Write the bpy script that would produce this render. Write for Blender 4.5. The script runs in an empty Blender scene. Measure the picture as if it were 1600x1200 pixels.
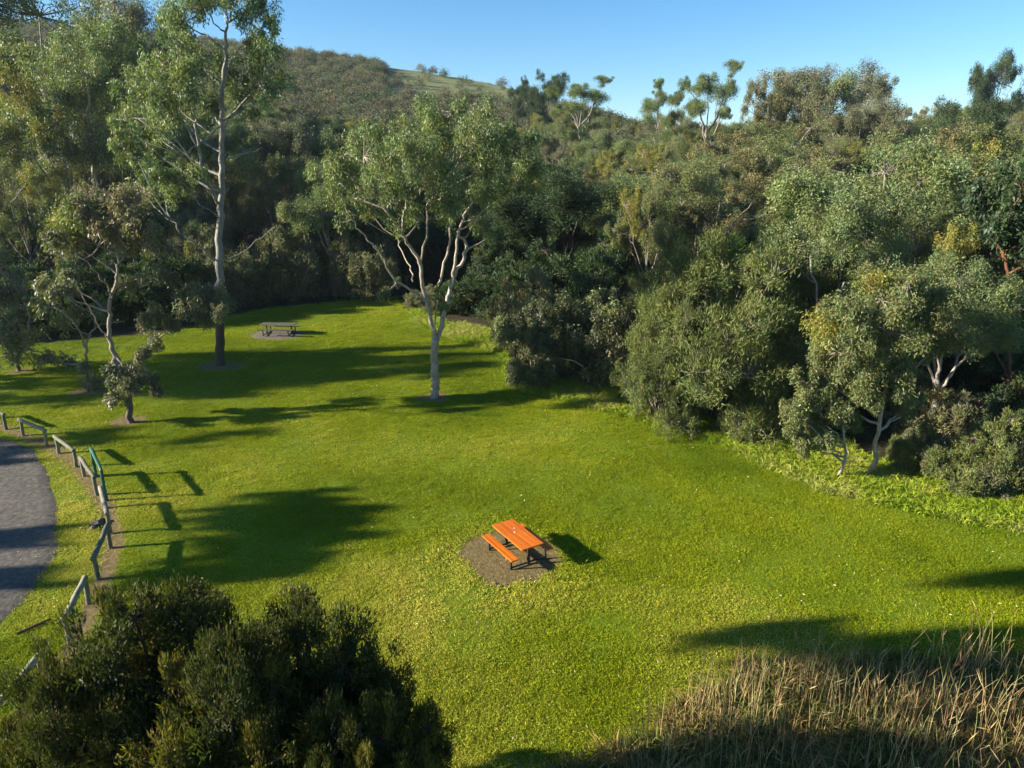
import bpy, math, random
import numpy as np
from mathutils import Vector

# ------------------------------------------------------------------ camera, sky, sun
scene = bpy.context.scene
R = math.radians
CAM_H, PITCH, FPX = 12.0, R(17.0), 1066.0
SUN_EL, SUN_AZ = R(20.0), R(8.0)          # sun stands to the left, a little behind the camera
cam_data = bpy.data.cameras.new('camera')
cam_data.sensor_width = 36.0
cam_data.lens = 36.0 * FPX / 1600.0
cam_data.clip_end = 6000.0
camera = bpy.data.objects.new('camera', cam_data)
scene.collection.objects.link(camera)
camera.location = (0, 0, CAM_H)
camera.rotation_euler = (math.pi / 2 - PITCH, 0, 0)
scene.camera = camera

world = bpy.data.worlds.new('World')
scene.world = world
world.use_nodes = True
wnt = world.node_tree
sky = wnt.nodes.new('ShaderNodeTexSky')
sky.sky_type = 'NISHITA'
sky.sun_disc = False
sky.sun_elevation = SUN_EL
sky.sun_rotation = -(math.pi / 2 + SUN_AZ)
sky.dust_density = 0.2
sky.ozone_density = 3.5
sky.air_density = 1.0
hsv = wnt.nodes.new('ShaderNodeHueSaturation')
hsv.inputs['Saturation'].default_value = 1.25
wnt.links.new(sky.outputs[0], hsv.inputs['Color'])
wnt.links.new(hsv.outputs[0], wnt.nodes['Background'].inputs[0])
wnt.nodes['Background'].inputs[1].default_value = 0.064

sun_data = bpy.data.lights.new('sun', 'SUN')
sun_data.energy = 5.0
sun_data.angle = R(0.55)
sun_data.color = (1.0, 0.90, 0.74)
sun = bpy.data.objects.new('sun', sun_data)
scene.collection.objects.link(sun)
sun_vec = Vector((-math.cos(SUN_AZ) * math.cos(SUN_EL), -math.sin(SUN_AZ) * math.cos(SUN_EL), math.sin(SUN_EL)))
sun.rotation_euler = sun_vec.to_track_quat('Z', 'Y').to_euler()
sun.location = sun_vec * 100

vs = scene.view_settings
vs.view_transform = 'Standard'
vs.look = 'None'
vs.exposure = 1.72
vs.gamma = 1.0
scene.cycles.max_bounces = 5
scene.cycles.diffuse_bounces = 2
scene.cycles.glossy_bounces = 2
scene.cycles.transmission_bounces = 3
scene.cycles.transparent_max_bounces = 4

# ------------------------------------------------------------------ pixel <-> place
CP, SP = math.cos(PITCH), math.sin(PITCH)


def ray(px, py):
    u, v = (px - 800.0) / FPX, (600.0 - py) / FPX
    return np.array([u, CP + v * SP, -SP + v * CP])


def at(px, py, Y):
    d = ray(px, py)
    t = Y / d[1]
    return np.array([d[0] * t, Y, CAM_H + d[2] * t])


def proj(x, y, z):
    dz = z - CAM_H
    dep = np.maximum(y * CP - dz * SP, 0.1)
    return 800 + FPX * x / dep, 600 - FPX * (y * SP + dz * CP) / dep


def sstep(a, b, x):
    t = np.clip((x - a) / (b - a), 0, 1)
    return t * t * (3 - 2 * t)


RIDGE_PX = np.array([-900, 0, 200, 430, 640, 760, 830, 900, 1000, 1200, 1400, 1500, 1600, 2500])
RIDGE_PY = np.array([20, 30, 50, 78, 108, 128, 146, 175, 205, 215, 205, 185, 165, 150])
RIDGE_Y = np.array([300, 300, 300, 300, 300, 290, 270, 240, 220, 210, 210, 215, 220, 220.])
RIDGE_Z = np.array([at(p, q, Y)[2] for p, q, Y in zip(RIDGE_PX, RIDGE_PY, RIDGE_Y)])


def zg(x, y):
    x = np.asarray(x, float); y = np.asarray(y, float)
    z = 1.5 * sstep(24, 56, y)
    px = 800 + FPX * x / np.maximum(y * CP + 2, 20)
    zr = np.interp(px, RIDGE_PX, RIDGE_Z); yr = np.interp(px, RIDGE_PX, RIDGE_Y)
    t = np.maximum((y - 62) / (yr - 62), 0)
    g = np.where(t < 1, np.minimum(t, 1) ** 1.25, 1 - 0.35 * sstep(1, 4, t))
    fade = 1 - sstep(500, 900, np.abs(x))
    z = z + (zr - 1.5) * g * (0.35 + 0.65 * fade)
    # shallow creek line behind the right-hand edge
    return z


def ground(px, py):
    d = ray(px, py)
    t = 2.0
    for _ in range(6000):
        x, y, z = d[0] * t, d[1] * t, CAM_H + d[2] * t
        if z <= float(zg(x, y)):
            break
        t += 0.02 if t < 90 else 0.25
    return np.array([x, y, float(zg(x, y))])


EDGE = np.array([(-400, 570), (-200, 555), (0, 548), (250, 528), (330, 508), (400, 490), (500, 480), (560, 474), (620, 470), (650, 500), (700, 522), (780, 548),
                 (800, 600), (880, 622), (960, 642), (1050, 668), (1140, 695), (1220, 735), (1300, 768), (1450, 800), (1600, 826), (1900, 880), (2600, 960)], float)


def lawn_margin(x, y):
    """pixels below (+) the far edge of the mown lawn"""
    px, py = proj(x, y, zg(x, y))
    return py - np.interp(px, EDGE[:, 0], EDGE[:, 1])


rs = np.random.RandomState(11)
_tab = rs.rand(256, 256)


def vnoise(x, y, s=1.0, o=0):
    x = np.asarray(x) / s + 37.3 * (o + 1); y = np.asarray(y) / s + 17.9 * (o + 1)
    xi = np.floor(x).astype(int); yi = np.floor(y).astype(int)
    fx = x - xi; fy = y - yi
    fx = fx * fx * (3 - 2 * fx); fy = fy * fy * (3 - 2 * fy)
    t = lambda a, b: _tab[a % 256, b % 256]
    return (t(xi, yi) * (1 - fx) + t(xi + 1, yi) * fx) * (1 - fy) + (t(xi, yi + 1) * (1 - fx) + t(xi + 1, yi + 1) * fx) * fy


# ------------------------------------------------------------------ materials
def new_mat(name):
    m = bpy.data.materials.new(name); m.use_nodes = True
    nt = m.node_tree
    return m, nt, nt.nodes['Principled BSDF'], nt.nodes['Material Output']


def node(nt, kind, **kw):
    n = nt.nodes.new(kind)
    for k, v in kw.items():
        setattr(n, k, v)
    return n


def ramp(nt, fac, stops):
    r = node(nt, 'ShaderNodeValToRGB')
    e = r.color_ramp.elements
    while len(e) < len(stops):
        e.new(0.5)
    for el, (p, c) in zip(e, stops):
        el.position = p; el.color = (*c, 1)
    nt.links.new(fac, r.inputs[0])
    return r.outputs[0]


def noise(nt, scale, detail=4, rough=0.6, vec=None):
    n = node(nt, 'ShaderNodeTexNoise')
    n.inputs['Scale'].default_value = scale; n.inputs['Detail'].default_value = detail; n.inputs['Roughness'].default_value = rough
    if vec is not None:
        nt.links.new(vec, n.inputs['Vector'])
    return n.outputs['Fac']


def mixc(nt, fac, a, b, mode='MIX'):
    m = node(nt, 'ShaderNodeMix', data_type='RGBA', blend_type=mode)
    for v, s in ((fac, m.inputs[0]), (a, m.inputs[6]), (b, m.inputs[7])):
        if hasattr(v, 'links'):
            nt.links.new(v, s)
        else:
            s.default_value = v if isinstance(v, (int, float)) else (*v, 1)
    return m.outputs[2]


def leaf_mat(name, translucent=0.3, rough=0.45, spec=0.5):
    m, nt, b, out = new_mat(name)
    a = node(nt, 'ShaderNodeAttribute', attribute_name='Col')
    nt.links.new(a.outputs['Color'], b.inputs['Base Color'])
    b.inputs['Roughness'].default_value = rough
    b.inputs['Specular IOR Level'].default_value = spec
    t = node(nt, 'ShaderNodeBsdfTranslucent')
    g = node(nt, 'ShaderNodeMix', data_type='RGBA', blend_type='MULTIPLY')
    g.inputs[0].default_value = 1
    nt.links.new(a.outputs['Color'], g.inputs[6]); g.inputs[7].default_value = (1.2, 1.35, 0.6, 1)
    nt.links.new(g.outputs[2], t.inputs['Color'])
    mx = node(nt, 'ShaderNodeMixShader'); mx.inputs[0].default_value = translucent
    nt.links.new(b.outputs[0], mx.inputs[1]); nt.links.new(t.outputs[0], mx.inputs[2])
    nt.links.new(mx.outputs[0], out.inputs['Surface'])
    return m


def bark_mat():
    m, nt, b, out = new_mat('gum_bark')
    a = node(nt, 'ShaderNodeAttribute', attribute_name='Col')
    tc = node(nt, 'ShaderNodeTexCoord')
    mp = node(nt, 'ShaderNodeMapping'); mp.inputs['Scale'].default_value = (1, 1, 0.35)
    nt.links.new(tc.outputs['Object'], mp.inputs['Vector'])
    n1 = noise(nt, 3.0, 5, 0.65, mp.outputs[0]); n2 = noise(nt, 14.0, 4, 0.6, mp.outputs[0])
    c1 = ramp(nt, n1, [(0.3, (0.5, 0.45, 0.4)), (0.46, (0.95, 0.92, 0.88)), (0.6, (1, 1, 1)), (0.72, (0.72, 0.6, 0.46))])
    c2 = ramp(nt, n2, [(0.35, (0.6, 0.58, 0.56)), (0.6, (1, 1, 1))])
    c = mixc(nt, 1.0, mixc(nt, 1.0, a.outputs['Color'], c1, 'MULTIPLY'), c2, 'MULTIPLY')
    nt.links.new(c, b.inputs['Base Color'])
    b.inputs['Roughness'].default_value = 0.8
    bp = node(nt, 'ShaderNodeBump'); bp.inputs['Strength'].default_value = 0.5; bp.inputs['Distance'].default_value = 0.04
    nt.links.new(n2, bp.inputs['Height']); nt.links.new(bp.outputs[0], b.inputs['Normal'])
    return m


def noisy_mat(name, stops, scale, rough=0.85, bump=0.3, stretch=(1, 1, 1), dist=0.02, detail=6, spec=0.3):
    m, nt, b, out = new_mat(name)
    tc = node(nt, 'ShaderNodeTexCoord')
    mp = node(nt, 'ShaderNodeMapping'); mp.inputs['Scale'].default_value = stretch
    nt.links.new(tc.outputs['Object'], mp.inputs['Vector'])
    n = noise(nt, scale, detail, 0.65, mp.outputs[0])
    nt.links.new(ramp(nt, n, stops), b.inputs['Base Color'])
    b.inputs['Roughness'].default_value = rough
    b.inputs['Specular IOR Level'].default_value = spec
    bp = node(nt, 'ShaderNodeBump'); bp.inputs['Strength'].default_value = bump; bp.inputs['Distance'].default_value = dist
    nt.links.new(n, bp.inputs['Height']); nt.links.new(bp.outputs[0], b.inputs['Normal'])
    return m


def ground_mat():
    m, nt, b, out = new_mat('lawn_ground')
    tc = node(nt, 'ShaderNodeTexCoord')
    P = tc.outputs['Object']
    A = lambda s: node(nt, 'ShaderNodeAttribute', attribute_name=s).outputs['Fac']
    fine = noise(nt, 7.0, 6, 0.7, P); mid = noise(nt, 0.9, 5, 0.6, P)
    grass = ramp(nt, fine, [(0.3, (0.05, 0.075, 0.004)), (0.5, (0.115, 0.145, 0.006)), (0.7, (0.19, 0.19, 0.02))])
    grass = mixc(nt, mid, grass, mixc(nt, 1.0, grass, (0.8, 1.05, 0.6), 'MULTIPLY'))
    dirt = ramp(nt, noise(nt, 5.0, 7, 0.7, P), [(0.25, (0.075, 0.055, 0.022)), (0.5, (0.15, 0.112, 0.048)), (0.75, (0.24, 0.18, 0.085))])
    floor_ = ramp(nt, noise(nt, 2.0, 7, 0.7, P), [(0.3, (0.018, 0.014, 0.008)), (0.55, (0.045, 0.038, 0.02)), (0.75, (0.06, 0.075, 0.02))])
    hill = ramp(nt, noise(nt, 0.12, 6, 0.7, P), [(0.3, (0.13, 0.145, 0.06)), (0.55, (0.17, 0.185, 0.08)), (0.75, (0.2, 0.215, 0.09))])
    dm = node(nt, 'ShaderNodeMath', operation='ADD'); nt.links.new(A('dirt'), dm.inputs[0])
    dn = node(nt, 'ShaderNodeMath', operation='MULTIPLY_ADD'); nt.links.new(noise(nt, 3.0, 5, 0.7, P), dn.inputs[0]); dn.inputs[1].default_value = 0.8; dn.inputs[2].default_value = -0.4
    nt.links.new(dn.outputs[0], dm.inputs[1])
    dr = ramp(nt, dm.outputs[0], [(0.42, (0, 0, 0)), (0.62, (1, 1, 1))])
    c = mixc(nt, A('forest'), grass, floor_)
    c = mixc(nt, A('hill'), c, hill)
    c = mixc(nt, dr, c, dirt)
    nt.links.new(c, b.inputs['Base Color'])
    b.inputs['Roughness'].default_value = 0.95; b.inputs['Specular IOR Level'].default_value = 0.1
    bp = node(nt, 'ShaderNodeBump'); bp.inputs['Strength'].default_value = 0.8; bp.inputs['Distance'].default_value = 0.06
    nt.links.new(fine, bp.inputs['Height']); nt.links.new(bp.outputs[0], b.inputs['Normal'])
    return m


def blade_mat(name, dark, light, dry, trans=0.35):
    m, nt, b, out = new_mat(name)
    a = node(nt, 'ShaderNodeAttribute', attribute_name='tint', attribute_type='INSTANCER')
    v = node(nt, 'ShaderNodeAttribute', attribute_name='Col')
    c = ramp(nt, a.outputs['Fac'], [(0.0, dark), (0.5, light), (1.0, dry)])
    c = mixc(nt, 1.0, c, v.outputs['Color'], 'MULTIPLY')
    nt.links.new(c, b.inputs['Base Color'])
    b.inputs['Roughness'].default_value = 0.6; b.inputs['Specular IOR Level'].default_value = 0.12
    t = node(nt, 'ShaderNodeBsdfTranslucent'); nt.links.new(c, t.inputs['Color'])
    mx = node(nt, 'ShaderNodeMixShader'); mx.inputs[0].default_value = trans
    nt.links.new(b.outputs[0], mx.inputs[1]); nt.links.new(t.outputs[0], mx.inputs[2])
    nt.links.new(mx.outputs[0], out.inputs['Surface'])
    return m


M = {
    'leaf': leaf_mat('gum_leaf', 0.28, 0.5, 0.32),
    'soft': leaf_mat('feathery_leaf', 0.3, 0.65, 0.25),
    'bark': bark_mat(),
    'ground': ground_mat(),
    'grass': blade_mat('grass_blade', (0.095, 0.16, 0.004), (0.255, 0.305, 0.007), (0.56, 0.51, 0.09)),
    'gravel': noisy_mat('gravel', [(0.3, (0.035, 0.031, 0.026)), (0.5, (0.08, 0.071, 0.06)), (0.72, (0.16, 0.14, 0.11))], 6.0, 0.9, 0.7, dist=0.03, detail=9),
    'slab': noisy_mat('worn_slab', [(0.3, (0.085, 0.06, 0.028)), (0.5, (0.14, 0.105, 0.052)), (0.72, (0.17, 0.135, 0.075))], 5.0, 0.9, 0.3, dist=0.01),
    'pad_pale': noisy_mat('pale_slab', [(0.3, (0.075, 0.065, 0.05)), (0.7, (0.15, 0.13, 0.10))], 3.0, 0.9, 0.3, dist=0.01),
    'orange': noisy_mat('orange_timber', [(0.3, (0.36, 0.066, 0.003)), (0.5, (0.50, 0.115, 0.003)), (0.72, (0.58, 0.155, 0.006))], 2.2, 0.5, 0.15, (1, 9, 9), 0.004),
    'greywood': noisy_mat('weathered_timber', [(0.3, (0.05, 0.043, 0.038)), (0.6, (0.11, 0.095, 0.085))], 2.2, 0.7, 0.2, (1, 9, 9), 0.004),
    'steel': noisy_mat('dark_steel', [(0.3, (0.018, 0.017, 0.016)), (0.7, (0.035, 0.033, 0.03))], 12.0, 0.5, 0.05),
    'log': noisy_mat('treated_log', [(0.25, (0.075, 0.07, 0.045)), (0.5, (0.15, 0.145, 0.10)), (0.75, (0.22, 0.2, 0.145))], 2.5, 0.8, 0.4, (3, 3, 3), 0.01),
    'greenpaint': noisy_mat('green_paint', [(0.3, (0.012, 0.065, 0.045)), (0.6, (0.02, 0.10, 0.07)), (0.8, (0.06, 0.15, 0.11))], 4.0, 0.45, 0.1),
    'deadwood': noisy_mat('dead_wood', [(0.3, (0.25, 0.19, 0.13)), (0.7, (0.5, 0.42, 0.32))], 5.0, 0.85, 0.3),
    'brownwood': noisy_mat('brown_stick', [(0.3, (0.09, 0.04, 0.02)), (0.7, (0.17, 0.085, 0.045))], 5.0, 0.85, 0.3),
    'stone': noisy_mat('stone', [(0.3, (0.035, 0.03, 0.024)), (0.7, (0.13, 0.11, 0.085))], 6.0, 0.85, 0.5),
    'white': noisy_mat('white_splash', [(0.3, (0.7, 0.68, 0.62)), (0.7, (0.82, 0.8, 0.76))], 8.0, 0.8, 0.1),
    'litter': leaf_mat('fallen_leaf', 0.1, 0.6, 0.3),
}



def vary(m, lo, hi):
    nt = m.node_tree; b = nt.nodes['Principled BSDF']; src_ = b.inputs['Base Color'].links[0].from_socket
    oi = node(nt, 'ShaderNodeObjectInfo'); mr = node(nt, 'ShaderNodeMapRange')
    mr.inputs['To Min'].default_value = lo; mr.inputs['To Max'].default_value = hi
    nt.links.new(oi.outputs['Random'], mr.inputs['Value'])
    mm = node(nt, 'ShaderNodeMix', data_type='RGBA', blend_type='MULTIPLY'); mm.inputs[0].default_value = 1
    nt.links.new(src_, mm.inputs[6]); nt.links.new(mr.outputs[0], mm.inputs[7]); nt.links.new(mm.outputs[2], b.inputs['Base Color'])


vary(M['orange'], 0.85, 1.2); vary(M['greywood'], 0.7, 1.1); vary(M['log'], 0.65, 1.25)

# ------------------------------------------------------------------ mesh helpers
COL = scene.collection


def mesh_np(name, V, Q, col=None, smooth=False, attrs=None):
    V = np.asarray(V, np.float32); Q = np.asarray(Q, np.int32)
    k = Q.shape[1]
    me = bpy.data.meshes.new(name)
    me.vertices.add(len(V)); me.vertices.foreach_set('co', V.ravel())
    me.loops.add(Q.size); me.loops.foreach_set('vertex_index', Q.ravel())
    me.polygons.add(len(Q)); me.polygons.foreach_set('loop_start', np.arange(0, Q.size, k, dtype=np.int32))
    if smooth:
        me.polygons.foreach_set('use_smooth', np.ones(len(Q), bool))
    if col is not None:
        a = me.attributes.new('Col', 'FLOAT_COLOR', 'POINT')
        c = np.ones((len(V), 4), np.float32); c[:, :3] = col
        a.data.foreach_set('color', c.ravel())
    for n, v in (attrs or {}).items():
        a = me.attributes.new(n, 'FLOAT', 'POINT'); a.data.foreach_set('value', np.asarray(v, np.float32))
    me.update(calc_edges=True)
    return me


def link(name, me, mat, parent=None, loc=None):
    if mat is not None and not me.materials:
        me.materials.append(mat)
    o = bpy.data.objects.new(name, me); COL.objects.link(o)
    if loc is not None:
        o.location = loc
    if parent is not None:
        o.parent = parent
    return o


def tag(o, label=None, cat=None, group=None, kind=None):
    for k, v in (('label', label), ('category', cat), ('group', group), ('kind', kind)):
        if v:
            o[k] = v
    return o


def empty(name, loc, rz=0.0):
    o = bpy.data.objects.new(name, None); COL.objects.link(o)
    o.empty_display_size = 0.3
    o.location = loc; o.rotation_euler = (0, 0, rz)
    return o


def unit(v):
    return v / np.maximum(np.linalg.norm(v, axis=-1, keepdims=True), 1e-9)


class Wood:
    """tapered tubes joined into one surface list"""
    def __init__(s):
        s.V, s.Q, s.C, s.n = [], [], [], 0

    def tube(s, pts, rad, sides=6, col=(0.5, 0.47, 0.43), cap=True):
        pts = np.asarray(pts, float); n = len(pts)
        rad = np.broadcast_to(np.asarray(rad, float), (n,))
        T = np.gradient(pts, axis=0); T = unit(T)
        up = np.array([0.31, 0.95, 0.05]) if abs(T[0][2]) > 0.7 else np.array([0, 0, 1.0])
        a = unit(np.cross(T, up)); b = np.cross(T, a)
        th = np.arange(sides) * 2 * math.pi / sides
        ring = pts[:, None, :] + rad[:, None, None] * (np.cos(th)[None, :, None] * a[:, None, :] + np.sin(th)[None, :, None] * b[:, None, :])
        V = ring.reshape(-1, 3)
        i = np.arange(n - 1)[:, None] * sides; j = np.arange(sides)[None, :]; j2 = (j + 1) % sides
        Q = np.stack([i + j, i + j2, i + sides + j2, i + sides + j], -1).reshape(-1, 4)
        c = np.asarray(col, float)
        C = np.repeat(c, sides, 0) if c.ndim == 2 else np.broadcast_to(c, (len(V), 3))
        st = s.n
        s.V.append(V); s.Q.append(Q + st); s.C.append(C); s.n += len(V)
        if cap:
            jj = np.arange(0, sides, 2)
            for base, cen in ((st, pts[0]), (st + (n - 1) * sides, pts[-1])):
                s.V.append(np.array([cen])); s.C.append(C[:1])
                s.Q.append(np.stack([np.full(len(jj), s.n), base + jj, base + (jj + 1) % sides, base + (jj + 2) % sides], -1))
                s.n += 1

    def mesh(s, name, origin=None):
        V = np.concatenate(s.V)
        if origin is not None:
            V = V - origin
        return mesh_np(name, V, np.concatenate(s.Q), np.concatenate(s.C), smooth=True)


class Leaves:
    def __init__(s, rng):
        s.V, s.C, s.r = [], [], rng

    def add(s, pos, dirs, L, W, col):
        r = s.r; n = len(pos)
        d = unit(dirs)
        side = unit(np.cross(d, r.normal(size=(n, 3))))
        L = np.broadcast_to(L, (n,))[:, None]; W = np.broadcast_to(W, (n,))[:, None]
        m = pos + d * L * 0.45
        V = np.stack([pos, m + side * W * 0.5, pos + d * L, m - side * W * 0.5], 1).reshape(-1, 3)
        s.V.append(V); s.C.append(np.repeat(col, 4, 0))

    def mesh(s, name, origin=None):
        V = np.concatenate(s.V)
        if origin is not None:
            V = V - origin
        return mesh_np(name, V, np.arange(len(V)).reshape(-1, 4), np.concatenate(s.C))


def tint(rng, base, n, var=0.18, hue=0.1):
    c = np.array(base)[None] * np.exp(rng.normal(0, var, (n, 1)))
    c = c * np.exp(rng.normal(0, hue, (n, 3)) * np.array([1, 0.5, 1]))
    return np.clip(c, 0.003, 0.9)


PAL = {
    'gum': [(0.092, 0.118, 0.044), (0.085, 0.114, 0.05), (0.108, 0.124, 0.042)],
    'olive': [(0.090, 0.102, 0.034), (0.10, 0.106, 0.038), (0.078, 0.094, 0.038)],
    'brown': [(0.098, 0.094, 0.038), (0.086, 0.09, 0.04), (0.115, 0.098, 0.04)],
    'grey': [(0.090, 0.094, 0.052), (0.105, 0.10, 0.056), (0.078, 0.082, 0.046)],
    'yellow': [(0.15, 0.15, 0.028), (0.17, 0.14, 0.03), (0.13, 0.14, 0.03)],
    'dark': [(0.026, 0.046, 0.018), (0.034, 0.055, 0.02), (0.03, 0.05, 0.024)],
    'wattle': [(0.082, 0.098, 0.030), (0.094, 0.104, 0.030), (0.074, 0.092, 0.033)],
    'fresh': [(0.105, 0.165, 0.03), (0.12, 0.175, 0.032), (0.09, 0.15, 0.032)],
    'pinkish': [(0.135, 0.11, 0.07), (0.12, 0.118, 0.062), (0.16, 0.128, 0.088)],
    'hillgrey': [(0.09, 0.09, 0.058), (0.1, 0.104, 0.066)],
    'hillbrown': [(0.1, 0.08, 0.055), (0.11, 0.086, 0.058)],
    'hillgreen': [(0.075, 0.085, 0.035), (0.08, 0.092, 0.038)],
    'lowgreen': [(0.075, 0.088, 0.04), (0.062, 0.08, 0.034), (0.085, 0.09, 0.045)],
    'nearolive': [(0.085, 0.08, 0.014), (0.11, 0.092, 0.016)],
    'shrub': [(0.07, 0.082, 0.016), (0.088, 0.09, 0.018), (0.062, 0.078, 0.018)],
}


for _k, _f in (('gum', 1.4), ('olive', 1.4), ('brown', 1.4), ('grey', 1.45), ('yellow', 1.25), ('dark', 1.25), ('wattle', 1.45), ('fresh', 1.2), ('pinkish', 1.2), ('shrub', 0.62)):
    PAL[_k] = [(c[0] * _f * 1.02, c[1] * _f * 1.03, c[2] * _f) for c in PAL[_k]]


def foliage(lv, wood, rng, c, Rr, pal, dens=1.0, L=0.24, W=0.06, per=80, droop=0.75, cr=0.33, flat=0.78, twig=True, mode='gum', up=0.25, bark=(0.34, 0.30, 0.26)):
    """one billow of a crown: clumps of leaves spread through a flattened ball"""
    n = max(3, int(dens * 9 * max(Rr, 0.5) ** 1.6))
    d = unit(rng.normal(size=(n, 3)) + np.array([0, 0, up]))
    rad = Rr * (0.35 + 0.65 * rng.rand(n) ** 0.6)
    ns = 4
    subc = rng.normal(size=(ns, 3)) * np.array([0.42, 0.42, 0.34]) * Rr * (1 if mode == 'gum' else 0.45)
    subr = rng.uniform(0.42, 0.82, ns) if mode == 'gum' else rng.uniform(0.65, 0.95, ns)
    pick = rng.randint(0, ns, n)
    P = c + subc[pick] + d * (rad * subr[pick])[:, None] * np.array([1, 1, flat])
    pc = PAL[pal]
    for p, dd in zip(P, d):
        k = max(6, int(per * rng.uniform(0.5, 1.4)))
        rc = cr * min(Rr, 2.2) * rng.uniform(0.7, 1.25) * (1.6 if mode == 'gum' and Rr < 0.9 else 1)
        q = rng.normal(size=(k, 3)); q = unit(q) * (rng.rand(k, 1) ** 0.5) * rc
        if mode == 'gum':
            q *= np.array([0.8, 0.8, 1.25])
            dirs = rng.normal(size=(k, 3)) * 0.55 + np.array([0, 0, -droop]) + dd * 0.25
        else:
            dirs = rng.normal(size=(k, 3)) * 0.5 + dd * 0.55 + np.array([0, 0, 0.35])
        base = np.array(pc[rng.randint(len(pc))]) * math.exp(rng.normal(0, 0.16))
        lv.add(p + q, dirs, L * rng.uniform(0.65, 1.3, k), W * rng.uniform(0.7, 1.3, k), tint(rng, base, k))
        if twig:
            m = (c + p) / 2 + rng.normal(size=3) * 0.08 * Rr
            wood.tube([c + (p - c) * 0.02, m, p], [0.035 * (0.6 + 0.25 * Rr), 0.022 * (0.6 + 0.25 * Rr), 0.008], 3, bark, cap=False)


def bez(a, b, c, n=6):
    t = np.linspace(0, 1, n)[:, None]
    return (1 - t) ** 2 * a + 2 * t * (1 - t) * b + t * t * c


def wob(rng, pts, amt):
    pts = np.array(pts, float)
    pts[1:-1] += rng.normal(size=(len(pts) - 2, 3)) * amt
    return pts


def dense(pts, k=4):
    """smooth a polyline (Catmull-Rom)"""
    p = np.array(pts, float); n = len(p)
    out = []
    for i in range(n - 1):
        p0, p1, p2, p3 = p[max(i - 1, 0)], p[i], p[i + 1], p[min(i + 2, n - 1)]
        for t in np.arange(k) / k:
            out.append(0.5 * ((2 * p1) + (-p0 + p2) * t + (2 * p0 - 5 * p1 + 4 * p2 - p3) * t * t + (-p0 + 3 * p1 - 3 * p2 + p3) * t ** 3))
    out.append(p[-1])
    return np.array(out)


def hero_tree(name, label, seed, Y, limbs, lobes, pal, barkcol, leaf=None, lobe_kw=None, group=None, depth=3.0, base=None, leafmat='leaf'):
    """limbs: [(list of (px, py, dy), r0 px, r1 px)]; lobes: [(px, py, r px, dy, palette or None)] at distance Y"""
    rng = np.random.RandomState(seed)
    w = Wood(); lv = Leaves(rng)
    nodes = []
    scale = (Y * CP + 3) / FPX
    for pts, r0, r1 in limbs:
        P = np.array([at(px, py, Y + dy) for px, py, dy in pts])
        P = dense(P, 4)
        P[1:-1] += rng.normal(size=(len(P) - 2, 3)) * 0.04
        rad = (np.linspace(r0, r1, len(P)) * 0.56 + 0.2) * scale
        bc = barkcol(P, rng) if callable(barkcol) else np.tile(barkcol, (len(P), 1))
        w.tube(P, rad, 10 if r0 > 5 else 8, bc)
        nodes += [(p, r) for p, r in zip(P[len(P) // 3:], rad[len(P) // 3:])]
    NP = np.array([n[0] for n in nodes])
    bc0 = np.array(barkcol(NP[:1] + np.array([0, 0, 8]), rng)[0]) if callable(barkcol) else np.array(barkcol)
    for L_ in lobes:
        px, py, rp, dy = L_[:4]
        pl = L_[4] if len(L_) > 4 and L_[4] else pal
        c = at(px, py, Y + dy); Rr = 1.1 * rp * (Y + dy) * CP / FPX
        dvec = c - NP
        cost = np.linalg.norm(dvec, axis=1) + 1.1 * np.maximum(0.6 * np.linalg.norm(dvec[:, :2], axis=1) - dvec[:, 2], 0)
        i = int(np.argmin(cost)); p0 = NP[i]; r0 = min(nodes[i][1] * 0.75, 0.10)
        mid = (p0 + c) / 2 + np.array([0, 0, -0.12 * np.linalg.norm(c - p0)]) + rng.normal(size=3) * 0.15
        w.tube(wob(rng, bez(p0, mid, c, 6), 0.05), np.linspace(r0, 0.03, 6), 4, bc0, cap=False)
        kw = dict(leaf or {}); kw.update(lobe_kw or {})
        foliage(lv, w, rng, c, Rr, pl, bark=tuple(bc0 * 0.8), **kw)
    b = np.array(base if base is not None else at(*limbs[0][0][0][:2], Y + limbs[0][0][0][2]))
    root = tag(empty(name, b), label, 'tree', group)
    link('trunk', w.mesh('trunk', b), M['bark'], root)
    link('crown', lv.mesh('crown', b), M[leafmat], root)
    return root


# ------------------------------------------------------------------ tree kinds for the wood
ARCH = {}


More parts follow.
